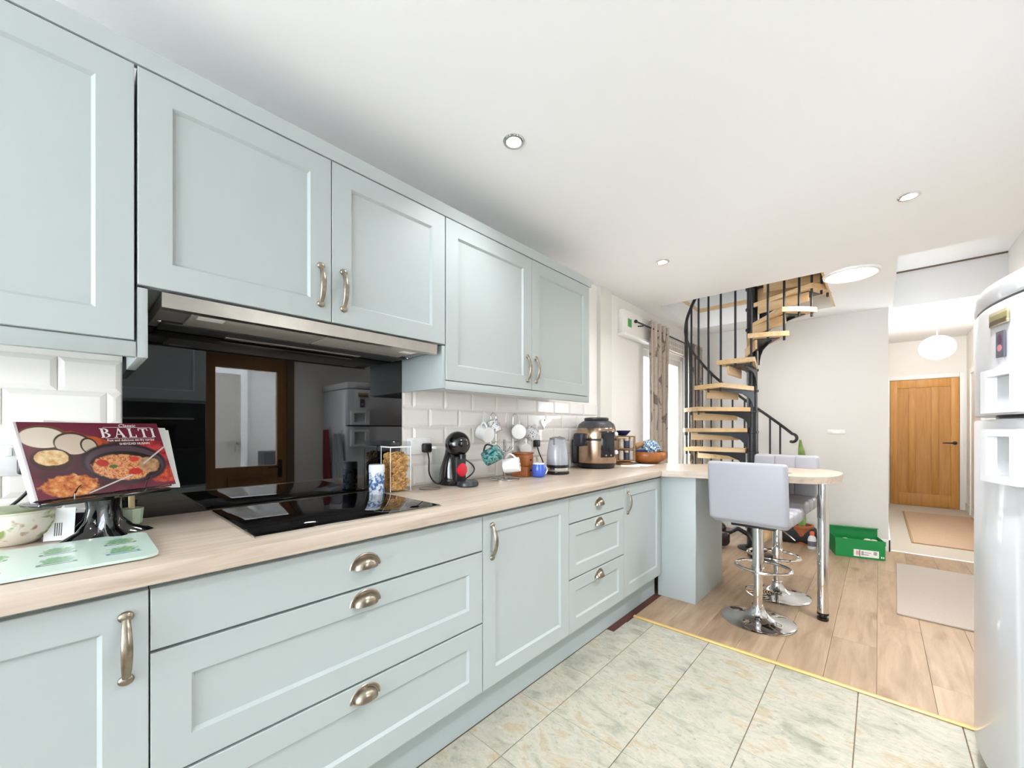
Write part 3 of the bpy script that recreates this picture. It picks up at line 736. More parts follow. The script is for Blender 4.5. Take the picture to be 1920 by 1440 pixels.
# one tread, pointing along +x, rising side counter-clockwise
tp = [(0.05, -0.055)] + [(RO * math.cos(-hw + 2 * hw * i / 10), RO * math.sin(-hw + 2 * hw * i / 10)) for i in range(11)] + [(0.05, 0.055)]
tread_me = MB().prism(tp, -0.04, 0.0).mesh('tread', M['stair_wood'])
br = MB()   # curved gusset plate below the tread
prof = [(0.045, -0.045), (0.50, -0.045), (0.50, -0.06)] + [(0.50 - 0.36 * math.sin(PI / 2 * i / 8), -0.06 - 0.035 * i / 8 - 0.0 ) for i in range(1, 6)] + [(0.11, -0.12), (0.075, -0.16), (0.06, -0.20), (0.045, -0.20)]
br.prism(prof, 0.045, 0.053, to=lambda a, b, c: (a, c, b))
br.prism([(0.045, -0.05), (0.56, -0.09), (0.56, 0.10), (0.045, 0.055)], -0.046, -0.0405)
bracket_me = br.mesh('bracket', M['iron'])
riser_me = MB().box(0.11, 0.555, -0.085, -0.067, -0.125, -0.042, 0.003).mesh('riser_board', M['stair_wood'])
collar_me = MB().lathe([(0.049, -0.052), (0.058, -0.05), (0.058, -0.03), (0.049, -0.028)], 24).mesh('collar', M['iron'])
for n in range(1, 14):
    z = RISE * n - 0.02
    tr = put('tread', tread_me, t, (0, 0, z), (0, 0, wang(n)))
    put('bracket', bracket_me, tr); put('riser_board', riser_me, tr); put('collar', collar_me, tr)
def rail_z(ang): return RISE * ((ang - wang(1)) / STEP + 1) + 1.13 - 0.14 * min(1.0, max(0.0, (ang - math.radians(115) - YAW) / 1.1))
for n in range(1, 14):
    for off in ((-0.16, 0.0, 0.2) if n == 1 else (0.0, 0.2)):
        a = wang(n) + off * 1.0
        z0, z1 = RISE * n - 0.02 - 0.075, rail_z(a)
        if z0 > 2.6: continue
        part('baluster', MB().cyl((0.615 * math.cos(a), 0.615 * math.sin(a), z0), (0.615 * math.cos(a), 0.615 * math.sin(a), z1), 0.0095, n=10), M['iron'], t)
a_s = wang(1) - 0.36; a_e = wang(13) + 0.25
hp = [(0.615 * math.cos(a), 0.615 * math.sin(a), rail_z(a)) for a in [a_s + (a_e - a_s) * i / 90 for i in range(91)]]
# scroll at the bottom end
tx, ty = -math.sin(a_s), math.cos(a_s)
ex = hp[0]; scroll = []
for i in range(1, 13):
    b = PI * 1.15 * i / 12; scroll.append((ex[0] - tx * 0.045 * math.sin(b), ex[1] - ty * 0.045 * math.sin(b), ex[2] - 0.042 * (1 - math.cos(b))))
part('handrail', MB().tube(list(reversed(scroll)) + hp, 0.015, 10), M['iron'], t)
part('landing', MB().box(0.02, 0.60, 0.02, 0.44, 2.60, 2.64, 0.003).box(0.02, 0.60, 0.02, 0.045, 2.46, 2.60), M['stair_wood'], t)

# ------------------------------------------------------------------ BAR STOOLS
def cushion(w, d, h, r, seg=4): return MB().box(-w / 2, w / 2, -d / 2, d / 2, -h / 2, h / 2, r, seg)
def bar_stool(label, loc, rz):
    t = thing('bar_stool', label, 'bar stool', loc, rz, group='grey bar stools at the breakfast bar')
    part('base', MB().lathe([(0.2, 0.0), (0.203, 0.006), (0.19, 0.012), (0.12, 0.022), (0.07, 0.036), (0.045, 0.058), (0.034, 0.085), (0.034, 0.1)], 48), M['chrome'], t)
    part('lower_tube', MB().cyl((0, 0, 0.095), (0, 0, 0.34), 0.0255, n=24), M['chrome'], t)
    part('column', MB().lathe([(0.031, 0.335), (0.031, 0.60)], 24), M['chrome'], t)
    m = MB(); ringp = [(0.15 * math.sin(a) * 1.0, -0.02 + 0.16 * (1 - math.cos(a)) if False else 0.13 + 0.13 * -math.cos(a), 0.31) for a in [2 * PI * i / 36 for i in range(36)]]
    m.tube([(p[0] * 1.05, p[1] - 0.03, p[2]) for p in ringp], 0.0095, 8, closed=True); m.lathe([(0.036, 0.29), (0.036, 0.335)], 20)
    part('footrest', m, M['chrome'], t)
    part('seat_plate', MB().box(-0.12, 0.12, -0.12, 0.12, 0.598, 0.625, 0.006), M['black'], t)
    m = MB()
    for k in range(3):
        y0 = -0.19 + 0.1267 * k; m.box(-0.205, 0.205, y0 - 0.004, y0 + 0.13, 0.625, 0.712, 0.022, 3)
    part('seat', m, M['leather'], t, angle=75)
    # backrest: outer shell and three stitched pads, both curving backwards
    sh = MB(); H0, H1 = 0.645, 1.005
    def back(x0, x1, y0, y1, z0, z1, r):
        q = MB().box(x0, x1, y0, y1, z0, z1, r, 4); return q
    outer = back(-0.21, 0.21, -0.245, -0.195, H0, H1, 0.022)
    outer.v = [(x, y - 0.04 * ((z - H0) / (H1 - H0)) + 0.25 * x * x, z) for x, y, z in outer.v]
    part('backrest', outer, M['leather'], t, angle=75)
    pads = MB()
    for k in range(3):
        x0 = -0.2 + 0.1333 * k; q = back(x0 - 0.003, x0 + 0.1363, -0.2, -0.165, 0.70, H1 - 0.003, 0.016); pads.add(q.v, q.f, True)
    pads.v = [(x, y - 0.04 * ((z - H0) / (H1 - H0)) + 0.25 * x * x, z) for x, y, z in pads.v]
    part('back_pad', pads, M['leather'], t, angle=75)
    part('lever', MB().tube([(0.05, 0, 0.605), (0.14, -0.02, 0.59), (0.2, -0.03, 0.545)], 0.004), M['chrome'], t)
    return t
bar_stool('grey padded bar stool with its back to the kitchen, nearest to the camera', (1.2, 2.90, 0.0025), math.radians(-4))
bar_stool('grey padded bar stool on the far side of the breakfast bar', (1.215, 3.45, 0.0025), math.radians(176))

# ------------------------------------------------------------------ CURTAINS, DOOR DRESSING
def curtain(y0, y1, z0, z1, folds, label, amp=0.03):
    m = MB(); n = folds * 10; th = 0.006; rows = []
    top = []
    for k, z in enumerate((z0, z0 + 0.3 * (z1 - z0), z0 + 0.65 * (z1 - z0), z1)):
        sp = 1 - 0.06 * (k == 2)
        yc = (y0 + y1) / 2
        fr_ = [(0.105 + amp * math.sin(2 * PI * folds * i / n + 0.4 * k), yc + (y0 + (y1 - y0) * i / n - yc) * sp, z) for i in range(n + 1)]
        bk = [(x - th, y, z) for x, y, z in reversed(fr_)]
        rows.append(fr_ + bk)
    m.ring(rows); return solo('curtain', m, M['curtain'], label, 'curtain', group='floral curtains at the french door')
curtain(3.80, 4.235, 0.012, 2.275, 4, 'beige floral curtain gathered at the near side of the french door', 0.028)
curtain(4.9, 5.3, 0.012, 2.23, 4, 'beige floral curtain behind the stairs at the far side of the french door', 0.028)
t = thing('curtain_pole', 'thin dark curtain pole above the french door', 'curtain pole', (0, 0, 2.2))
part('rod', MB().cyl((0.105, 3.5, 0), (0.105, 5.34, 0), 0.008, n=12), M['iron'], t)
for y in (3.5, 5.34): part('finial', MB().ball((0.105, y, 0), 0.017, 14), M['iron'], t)
for y in (3.66, 5.32): part('bracket', MB().tube([(0.001, y, -0.0), (0.105, y, -0.012)], 0.006), M['iron'], t)
def lace():
    q = NT('lace_blind'); q.setp(Roughness=0.9)
    b = q.n('ShaderNodeTexBrick'); b.inputs['Scale'].default_value = 9; b.inputs['Mortar Size'].default_value = 0.06; b.offset = 0
    b.inputs['Color1'].default_value = lin('#d9d2c7'); b.inputs['Color2'].default_value = lin('#cfc7bb'); b.inputs['Mortar'].default_value = lin('#efece8')
    b.inputs['Brick Width'].default_value = 0.5; b.inputs['Row Height'].default_value = 0.5
    sx = q.n('ShaderNodeSeparateXYZ'); q.l(q.n('ShaderNodeTexCoord').outputs['Object'], sx.inputs[0])
    cb = q.n('ShaderNodeCombineXYZ'); q.l(sx.outputs[1], cb.inputs[0]); q.l(sx.outputs[2], cb.inputs[1]); q.l(cb.outputs[0], b.inputs[0])
    q.col(b.outputs[0]); return q.m
t = thing('blind', 'pale checked fabric blind pulled up at the head of the french door', 'blind', (0.03, 4.23, 2.09))
part('fabric', MB().box(-0.01, 0.012, 0, 0.7, 0.0, 0.13, 0.004), lace(), t)
part('head_rail', MB().box(-0.015, 0.018, 0, 0.7, 0.13, 0.15, 0.004), M['gloss_white'], t)

# ------------------------------------------------------------------ FLOOR THINGS
green = plain('green_card', '#0b8a43', 0.5)
t = thing('shoe_box', 'open green shoe box with a white label by the far wall', 'box', (1.60, 5.06, 0.0025), math.radians(14))
w, d, h, th = 0.36, 0.24, 0.17, 0.004
m = MB().box(-w / 2, w / 2, -d / 2, d / 2, 0, th).box(-w / 2, w / 2, -d / 2, -d / 2 + th, th, h).box(-w / 2, w / 2, d / 2 - th, d / 2, th, h).box(-w / 2, -w / 2 + th, -d / 2 + th, d / 2 - th, th, h).box(w / 2 - th, w / 2, -d / 2 + th, d / 2 - th, th, h)
part('body', m, green, t)
lid = MB().box(-w / 2 - 0.004, w / 2 + 0.004, d / 2 + 0.002, d / 2 + 0.006, 0.0, 0.245).box(-w / 2 - 0.004, w / 2 + 0.004, d / 2 - 0.035, d / 2 + 0.006, 0.241, 0.245)
part('lid', lid, green, t)
part('front_flap', MB().box(-w / 2 - 0.003, w / 2 + 0.003, -d / 2 - 0.004, -d / 2 - 0.001, h - 0.035, h + 0.004), green, t)
lab = printed('box_label_print', '#f1f1ee', [(-0.062, 0.0, 0.012, 0.02, '#d94b57', {'rect': 1, 'a': 0.6}), (-0.046, 0, 0.003, 0.032, '#222222', {'rect': 1})] +
              [(-0.032 + 0.004 * k, 0, 0.0012, 0.02, '#333333', {'rect': 1}) for k in range(4)] + [(0.055 + 0.005 * k, 0.008, 0.0015, 0.016, '#333333', {'rect': 1}) for k in range(5)] + [(0.0, -0.012, 0.02, 0.004, '#9a9a9a', {'rect': 1}), (0.01, 0.008, 0.025, 0.003, '#9a9a9a', {'rect': 1})])
o = put('label', MB().box(-0.09, 0.09, -0.032, 0.032, 0, 0.0006).mesh('label', lab), t, (0.045, -d / 2 - 0.0008, 0.048), (PI / 2, 0, 0))
for k in range(2): part('mark', MB().box(0.150 + 0.014 * k, 0.158 + 0.014 * k, -d / 2 - 0.002, -d / 2 - 0.0002, 0.018, 0.034), M['paper'], t)
m = MB()
random.seed(3)
for k in range(7): m.ball((-0.13 + 0.045 * k, random.uniform(-0.05, 0.06), 0.115 + random.uniform(0, 0.02)), 0.035, 10, sz=0.8)
part('tissue_paper', m, plain('crumpled_tissue', '#d9d4c4', 0.9, bump=0.5, bscale=90), t)
solo('door_mat', MB().box(-0.3, 0.3, -0.5, 0.5, 0, 0.012, 0.004), M['mat_grey'], 'grey looped mat on the oak floor beside the fridge', 'mat', (2.16, 4.27, 0.0025), (0, 0, math.radians(-1.2)))
bpy.data.objects['door_mat'].scale = (1.0, 1.36, 1.0)
t = thing('hall_runner', 'tan runner mat on the hall carpet in front of the oak door', 'mat', (2.33, 7.05, 0.0065))
part('pile', MB().box(-0.3, 0.34, -1.08, 1.1, 0, 0.01, 0.003), M['mat_tan'], t)
part('edge_binding', frame_rect(MB(), -1.09, 1.11, 0, 0, 0, 0, 0) if False else MB().box(-0.315, -0.3, -1.095, 1.115, 0, 0.009).box(0.34, 0.355, -1.095, 1.115, 0, 0.009).box(-0.3, 0.34, -1.095, -1.08, 0, 0.009).box(-0.3, 0.34, 1.1, 1.115, 0, 0.009), plain('brown_binding', '#a98663', 0.9), t)

# things under the stairs
t = thing('vacuum_cleaner', 'dark vacuum cleaner with a hose lying under the spiral stairs', 'vacuum cleaner', (0.47, 4.42, 0.0025), math.radians(30))
m = MB().box(-0.17, 0.17, -0.13, 0.13, 0.03, 0.19, 0.05, 4); m.ball((0.05, 0, 0.2), 0.11, 18, sz=0.6)
part('body', m, plain('dark_maroon_plastic', '#2c1f22', 0.25), t)
for y in (-0.12, 0.12): part('wheel', MB().cyl((-0.12, y - 0.02, 0.07), (-0.12, y + 0.02, 0.07), 0.07, n=20), M['black'], t)
pts = [(0.16, 0, 0.13), (0.26, -0.02, 0.2), (0.33, -0.1, 0.16), (0.36, -0.2, 0.07), (0.36, -0.3, 0.03)]
hose = []
for i in range(len(pts) - 1):
    for k in range(8): hose.append(tuple(pts[i][q] + (pts[i + 1][q] - pts[i][q]) * k / 8 for q in range(3)))
part('hose', MB().tube(hose, [0.019 + 0.003 * (i % 2) for i in range(len(hose))], 10), M['black'], t)
part('floor_head', MB().box(0.26, 0.46, -0.40, -0.28, 0.003, 0.045, 0.015, 3), M['black'], t)
solo('holdall', MB().box(-0.17, 0.17, -0.11, 0.11, 0, 0.17, 0.05, 4), plain('black_nylon', '#1c1b1e', 0.6, bump=0.4, bscale=30), 'black bag standing on the floor behind the white bottle', 'bag', (1.12, 5.22, 0.0025), (0, 0, 0.1))
t = thing('spray_bottle', 'white bottle with an orange-red cap under the breakfast bar', 'bottle', (1.265, 5.0, 0.0025), math.radians(20))
part('body', MB().lathe([(0.034, 0), (0.037, 0.006), (0.037, 0.09), (0.03, 0.12), (0.016, 0.135), (0.016, 0.14)], 20, sy=0.7), plain('white_bottle_plastic', '#d9dade', 0.35), t)
part('cap', MB().lathe([(0.019, 0.138), (0.019, 0.165), (0.013, 0.175), (0.0001, 0.176)], 16), plain('orange_red_plastic', '#d9603f', 0.4), t)
part('label', MB().lathe([(0.0376, 0.03), (0.0376, 0.08)], 20, sy=0.71, caps=False), plain('bottle_label', '#7b7788', 0.5, var=0.5, vscale=60), t)
# succulent behind the far stool
t = thing('potted_cactus', 'tall green columnar cactus against the far wall behind the stool', 'plant', (1.154, 5.2, 0.0025))
part('pot', MB().lathe([(0.075, 0), (0.1, 0.17), (0.107, 0.17), (0.107, 0.195), (0.09, 0.195), (0.09, 0.15), (0.0001, 0.15)], 24), plain('terracotta', '#a5623d', 0.8), t)
cm = NT('cactus_green'); cm.setp(Roughness=0.5); cm.col(cm.ramp(cm.noise(cm.coord('Object'), 12, 3), [(0.3, '#5f7f3c'), (0.7, '#8fa95c')]))
m = MB(); rings = []
for i in range(19):
    z = 0.15 + 0.94 * i / 18; r = 0.034 * (1 + 0.12 * math.sin(i * 1.3)) * (1 if i < 16 else (1 - (i - 15) * 0.22))
    rings.append([(0.01 * math.sin(i * .6) + r * (1 if j % 2 else 0.72) * math.cos(2 * PI * j / 12), r * (1 if j % 2 else 0.72) * math.sin(2 * PI * j / 12), z) for j in range(12)])
m.ring(rings); part('stem', m, cm.m, t, angle=20)
t = thing('wall_socket', 'small white double socket on the far wall', 'socket', (1.43, YF - 0.001, 1.18))
part('plate', MB().box(-0.073, 0.073, -0.012, 0, -0.022, 0.022, 0.003), M['white'], t)
for x in (-0.045, 0.045): part('switch', MB().box(x - 0.012, x + 0.012, -0.016, -0.0125, -0.01, 0.01, 0.001), M['white'], t)

# ------------------------------------------------------------------ WORKTOP THINGS (left)
ZP = ZW + 0.001
# herb board
leaf = [(0.3, '#86b592'), (0.5, '#5f9f6d'), (0.7, '#b3cb93')]
lay = []
tones = ('#6b7466', '#5b86a8', '#62707c', '#5e6f66', '#7d8f86', '#5f7f7c')
for i in range(10):
    cx_, cy_ = 0.18 - 0.1 * (i // 2), (0.055, -0.055)[i % 2] + 0.008 * math.sin(i * 2.3); tone = tones[i % 6]
    lay += [(cx_, cy_ + 0.004, 0.028, 0.038, leaf, {'wob': 0.75, 'ws': 110, 'hard': 4, 'cs': 170, 'a': 0.85}),
            (cx_, cy_ - 0.026, 0.029, 0.009, tone, {'rect': 1, 'wob': 0.12, 'a': 0.8}), (cx_, cy_ - 0.025, 0.023, 0.0035, '#c9d6d2', {'rect': 1})]
herb = printed('herb_board_print', '#cfe3d8', lay, rough=0.12)
def rrect(w, h, r, n=6):
    P = []
    for cx_, cy_, a in ((w / 2 - r, h / 2 - r, 0), (-w / 2 + r, h / 2 - r, PI / 2), (-w / 2 + r, -h / 2 + r, PI), (w / 2 - r, -h / 2 + r, 1.5 * PI)):
        P += arc((cx_, cy_), r, a, a + PI / 2, n)
    return P
t = thing('glass_board', 'pale green glass worktop board printed with six herb troughs', 'board', (0.425, -0.105, ZP), math.radians(90))
part('board', MB().prism(rrect(0.47, 0.29, 0.03), 0.002, 0.008), herb, t)
for x in (-0.2, 0.2):
    for y in (-0.11, 0.11): part('foot', MB().cyl((x, y, 0), (x, y, 0.0022), 0.008, n=12), M['white'], t)

# cookbook stand, shaped like a black tree trunk with a tilted ledge
BC = Vector((0.19, 0.067, 1.018)); BYAW = math.radians(29.5)
t = thing('cookbook_stand', 'black cast stand with a trunk-shaped pedestal holding the cookbook', 'stand', (0.212, 0.05, ZP), BYAW)
rings = []
for i, (r, z, lob) in enumerate(((0.075, 0.0, 0.42), (0.068, 0.008, 0.40), (0.048, 0.022, 0.28), (0.036, 0.045, 0.16), (0.031, 0.075, 0.12), (0.034, 0.098, 0.1), (0.05, 0.108, 0.05))):
    rings.append([(r * (1 + lob * math.cos(5 * 2 * PI * j / 40 + 0.6)) * math.cos(2 * PI * j / 40), r * (1 + lob * math.cos(5 * 2 * PI * j / 40 + 0.6)) * math.sin(2 * PI * j / 40), z) for j in range(40)])
part('pedestal', MB().ring(rings), M['gloss_black'], t)
lean = math.atan2(0.075, 0.18)
m = MB().box(-0.03, 0.04, -0.145, 0.15, 0.1, 0.1115, 0.005)
part('ledge', m, M['gloss_black'], t)
m = MB().box(-0.006, 0.0, -0.09, 0.09, 0.0, 0.15, 0.002); m.xf(Matrix.Translation((-0.036, 0.0, 0.11)) @ Matrix.Rotation(-lean, 4, 'Y'))
part('back_plate', m, M['gloss_black'], t)
for y in (-0.075, 0.085): part('page_clip', MB().tube([(0.03, y, 0.112), (0.03, y, 0.125), (0.014, y + 0.015, 0.135), (0.0, y + 0.03, 0.142)], 0.002, 6), M['chrome'], t)

# the cookbook: local x to the right, y up the cover, z out of the cover
Rb = Matrix.Rotation(BYAW, 4, 'Z') @ Matrix.Rotation(-lean, 4, 'Y') @ Matrix(((0, 0, 1, 0), (1, 0, 0, 0), (0, 1, 0, 0), (0, 0, 0, 1)))
BW, BH = 0.315, 0.205
maroon = '#7a2238'
curry = [(0.28, '#8a3519'), (0.42, '#cc7440'), (0.52, '#e4b27a'), (0.62, '#c4442f'), (0.75, '#edc79c')]
cover = printed('cookbook_cover_print', '#74243a', [
    (0.0, -0.02, 0.2, 0.09, '#4a1a26', {'wob': 0.3, 'ws': 20, 'hard': 3}),
    (-0.05, 0.055, 0.07, 0.02, '#c2562e', {'wob': 0.6, 'ws': 40, 'hard': 4, 'rot': -0.25}),
    (-0.115, 0.062, 0.05, 0.033, '#6d4a30'), (-0.118, 0.060, 0.045, 0.029, '#e8d9c8'),
    (-0.062, 0.042, 0.041, 0.034, '#4a3022'), (-0.063, 0.040, 0.037, 0.03, '#d9c6b4'),
    (-0.03, 0.034, 0.020, 0.025, '#3c2a22'), (-0.03, 0.033, 0.016, 0.021, '#cdbba8'),
    (-0.112, 0.0, 0.042, 0.032, '#3a1512'), (-0.112, 0.005, 0.034, 0.022, [(0.3, '#c98a45'), (0.6, '#ecd09c')], {'wob': 0.15}),
    (-0.09, -0.075, 0.06, 0.032, [(0.3, '#8d3115'), (0.5, '#d07a3c'), (0.7, '#eab272')], {'wob': 0.4, 'hard': 8}),
    (0.12, 0.0, 0.05, 0.05, [(0.35, '#8c1f2c'), (0.6, '#c43c3f')], {'wob': 0.4, 'hard': 6}),
    (0.14, -0.065, 0.06, 0.028, [(0.35, '#a12a20'), (0.6, '#d9583c')], {'wob': 0.3, 'hard': 8}),
    (0.045, -0.022, 0.108, 0.064, '#33232b', {'rot': -0.08}), (0.045, -0.022, 0.098, 0.055, '#52404a', {'rot': -0.08}),
    (0.045, -0.03, 0.09, 0.046, '#231418', {'rot': -0.08}),
    (0.035, -0.034, 0.075, 0.040, curry, {'wob': 0.18, 'rot': -0.08, 'hard': 12, 'cs': 85}),
    (0.06, -0.05, 0.02, 0.011, '#c2281f', {'wob': 0.25, 'hard': 5}), (0.065, -0.012, 0.014, 0.009, '#cf3b2c', {'wob': 0.25, 'hard': 5}), (-0.012, -0.018, 0.016, 0.011, '#b83222', {'wob': 0.25, 'hard': 5}),
    (0.01, -0.03, 0.012, 0.006, '#5d6a2c', {'wob': 0.3, 'hard': 4}),
    (0.10, -0.032, 0.03, 0.026, [(0.35, '#9a6a45'), (0.65, '#c99f78')], {'wob': 0.2, 'hard': 6}),
    (0.125, 0.0, 0.05, 0.0022, '#cfc5c0', {'rect': 1, 'rot': 0.62}), (-0.005, -0.079, 0.06, 0.0018, '#cfc5c0', {'rect': 1, 'rot': 0.35}),
], rough=0.25)
# printed coordinates are centred on the cover
t = thing('cookbook', 'maroon cookbook with a curry on its cover, standing on the black stand', 'book')
t.matrix_world = Matrix.Translation(BC + Vector((math.cos(BYAW), math.sin(BYAW), 0)) * 0.014 + Vector((0, 0, 0.01))) @ Rb @ Matrix.Translation((0.005, BH / 2, 0.0))
part('page_block', MB().box(-BW / 2 + 0.004, BW / 2 - 0.006, -BH / 2 + 0.003, BH / 2 - 0.003, -0.016, -0.001), M['paper'], t)
part('cover', MB().box(-BW / 2, BW / 2, -BH / 2, BH / 2, -0.001, 0.001), cover, t)
part('spine', MB().box(-BW / 2 - 0.006, -BW / 2 + 0.0, -BH / 2, BH / 2, -0.018, 0.001, 0.001), plain('pale_spine', '#dcd7dd', 0.5), t)
part('back_cover', MB().box(-BW / 2, BW / 2, -BH / 2, BH / 2, -0.019, -0.017), plain('maroon_card', maroon, 0.4), t)
ink = plain('white_ink', '#f3ece8', 0.5)
# the title in serif capitals, built from strokes
def serif(ch, x, y, h):
    m = MB(); s, q = h * 0.20, h * 0.07
    def R(a, b, c, d): m.box(x + a * h, x + b * h, y + c * h, y + d * h, 0.0, 0.0004)
    def stem(a): R(a, a + 0.2, 0, 1); R(a - 0.08, a + 0.28, 0, 0.07); R(a - 0.08, a + 0.28, 0.93, 1)
    def para(p): m.prism([(x + a * h, y + b * h) for a, b in p], 0, 0.0004)
    if ch == 'I': stem(0.1); return m, 0.42
    if ch == 'L': stem(0.1); R(0.2, 0.72, 0, 0.08); R(0.66, 0.72, 0, 0.28); return m, 0.84
    if ch == 'T': stem(0.36); R(0.02, 0.9, 0.92, 1); R(0.02, 0.08, 0.72, 1); R(0.84, 0.9, 0.72, 1); return m, 1.0
    if ch == 'A':
        para([(0.1, 0), (0.17, 0), (0.5, 0.92), (0.46, 1.0)]); para([(0.42, 1.0), (0.56, 1.0), (0.95, 0), (0.73, 0)])
        R(0.26, 0.7, 0.32, 0.39); R(0.0, 0.28, 0, 0.06); R(0.64, 1.04, 0, 0.06); return m, 1.1
    if ch == 'B':
        stem(0.1)
        for cy_, ry, rx in ((0.745, 0.255, 0.42), (0.27, 0.27, 0.5)):
            o_ = arc((0.3, 0), 1, -PI / 2, PI / 2, 10); pts_o = [(0.3 + (a - 0.3) * rx, cy_ + b * ry) for a, b in o_]
            pts_i = [(0.3 + (a - 0.3) * (rx - 0.2), cy_ + b * (ry - 0.06)) for a, b in reversed(o_)]
            n = len(pts_o)
            for k in range(n - 1): para([pts_o[k], pts_o[k + 1], pts_i[n - 2 - k], pts_i[n - 1 - k]])
        return m, 0.95
h = 0.029; x = 0.0
title = MB()
for ch in 'BALTI':
    m, adv = serif(ch, x, 0, h); title.add(m.v, m.f); x += adv * h + 0.004
title.v = [(a - x / 2 + 0.075, b + 0.057, c + 0.001) for a, b, c in title.v]
part('title', title, ink, t)
part('rule', MB().box(0.012, 0.138, 0.0885, 0.0893, 0.001, 0.0013).box(0.012, 0.138, 0.0535, 0.0543, 0.001, 0.0013), ink, t)
put('lettering', text_mesh('classic', 'Classic', 0.013, ink, shear=0.3, sx=1.25), t, (0.072, 0.0905, 0.0012))
put('lettering', text_mesh('subtitle', 'Fast and delicious stir-fry curries', 0.0092, ink), t, (0.075, 0.0455, 0.0012))
put('lettering', text_mesh('author', 'SHEHZAD HUSAIN', 0.0095, ink), t, (0.08, 0.034, 0.0012))
for k, (dx_, rz, lb) in enumerate(((0.045, -0.05, 'loose white sheet sticking out behind the cookbook, in front'), (0.05, -0.1, 'loose white sheet sticking out furthest behind the cookbook'))):
    o = solo('paper_sheet', MB().box(-0.15, 0.15, -0.1, 0.1, 0, 0.0012), M['paper'], lb, 'paper')
    o.matrix_world = Matrix.Translation(BC + Vector((math.cos(BYAW), math.sin(BYAW), 0)) * (-0.009 - 0.002 * k) + Vector((0, 0, 0.01))) @ Rb @ Matrix.Translation((dx_, BH / 2 - 0.005, 0)) @ Matrix.Rotation(rz, 4, 'Z')

# floral bowl, label, dark bowl, small jar
fl = [(0.0, 0.0, 0.0, 0.0, '#ffffff')][:0]
def floral():
    q = NT('floral_glaze'); q.setp(Roughness=0.2)
    co = q.coord('Object')
    a = q.noise(co, 16, 3, 0.6, 0.8); b = q.noise(q.coord('Object', loc=(3, 1, 2)), 22, 3)
    c = q.mixc(q.math('MULTIPLY', q.math('SUBTRACT', a, 0.56), 14.0, clamp=True), '#efe9da', '#9db06d')
    c = q.mixc(q.math('MULTIPLY', q.math('SUBTRACT', b, 0.62), 14.0, clamp=True), c, '#a0563c')
    c2 = q.noise(q.coord('Object', loc=(7, 3, 1)), 18, 3)
    c = q.mixc(q.math('MULTIPLY', q.math('SUBTRACT', c2, 0.64), 14.0, clamp=True), c, '#5f86a5')
    q.col(c); return q.m
t = thing('floral_bowl', 'cream bowl painted with leaves and grapes at the left edge', 'bowl', (0.155, -0.105, ZP))
part('body', MB().lathe([(0.04, 0), (0.045, 0.004), (0.07, 0.025), (0.082, 0.055), (0.08, 0.078), (0.083, 0.082), (0.08, 0.084), (0.075, 0.078), (0.076, 0.055), (0.06, 0.02), (0.0001, 0.012)], 36), floral(), t)
part('lid', MB().lathe([(0.074, 0.078), (0.066, 0.088), (0.02, 0.094), (0.0001, 0.095)], 30), plain('leafy_glaze', '#a9b88a', 0.3, var=0.3, vscale=30), t)
solo('price_label', MB().box(-0.028, 0.028, 0, 0.082, -0.001, 0.001), printed('barcode_print', '#e9eaea', [(-0.008 + 0.004 * k, 0.028, 0.0012, 0.017, '#44464a', {'rect': 1}) for k in range(4)]), 'white barcode label standing between the floral bowl and the black stand', 'label', (0.205, -0.028, ZP + 0.001), (math.radians(82), 0, math.radians(70)))
t = thing('dark_bowl', 'small dark grey bowl with a white rim behind the cookbook stand', 'bowl', (0.115, 0.035, ZP))
part('body', MB().lathe([(0.025, 0), (0.03, 0.003), (0.046, 0.035), (0.052, 0.06), (0.047, 0.06), (0.04, 0.03), (0.0001, 0.01)], 30), plain('slate_glaze', '#35363c', 0.3), t)
part('contents', MB().lathe([(0.046, 0.055), (0.03, 0.064), (0.0001, 0.068)], 24), M['ceramic'], t)
t = thing('glass_tealight', 'small faceted green glass jar right of the cookbook stand', 'jar', (0.105, 0.115, ZP))
part('body', MB().lathe([(0.018, 0), (0.024, 0.006), (0.028, 0.05), (0.025, 0.05), (0.02, 0.01), (0.0001, 0.008)], 8), plain('pale_green_glass', '#bccdb4', 0.1), t, angle=10)
part('wooden_lid', MB().box(-0.022, 0.022, -0.006, 0.006, 0.05, 0.095, 0.002), plain('pale_wood', '#cdb98a', 0.5), t)

# sockets and plugs
def socket(label, loc, double=False, plug=None, cable=None):
    t = thing('wall_socket', label, 'socket', loc)
    w = 0.073 if double else 0.043
    part('plate', MB().box(0, 0.009, -w, w, -0.043, 0.043, 0.003), M['white'], t)
    for y in ((-0.035, 0.035) if double else (0.0,)): part('switch', MB().box(0.009, 0.013, y - 0.01, y + 0.01, 0.012, 0.034, 0.001), M['white'], t)
    return t
def plug(label, loc, pts):
    t = thing('plug', label, 'plug', loc)
    part('body', MB().box(0, 0.03, -0.024, 0.024, -0.024, 0.024, 0.008, 3), M['black'], t)
    P = []; 
    V = [Vector(p) for p in pts]
    for i in range(len(V) - 1):
        p0, p1, p2, p3 = V[max(i - 1, 0)], V[i], V[i + 1], V[min(i + 2, len(V) - 1)]
        for k in range(8):
            u = k / 8; P.append(0.5 * ((2 * p1) + (-p0 + p2) * u + (2 * p0 - 5 * p1 + 4 * p2 - p3) * u * u + (-p0 + 3 * p1 - 3 * p2 + p3) * u ** 3))
    P.append(V[-1])
    part('cable', MB().tube(P, 0.004, 8), M['black'], t)
socket('white double socket on the tiles behind the cookbook, at the left edge', (0.0095, -0.16, 1.115), True)
plug('black plug in the left socket behind the cookbook', (0.019, -0.082, 1.10), [(0.02, 0, -0.02), (0.03, -0.005, -0.07), (0.04, -0.06, -0.13), (0.05, -0.13, -0.17)])
socket('white single socket on the tiles left of the coffee machine', (0.0095, 1.195, 1.115), True)
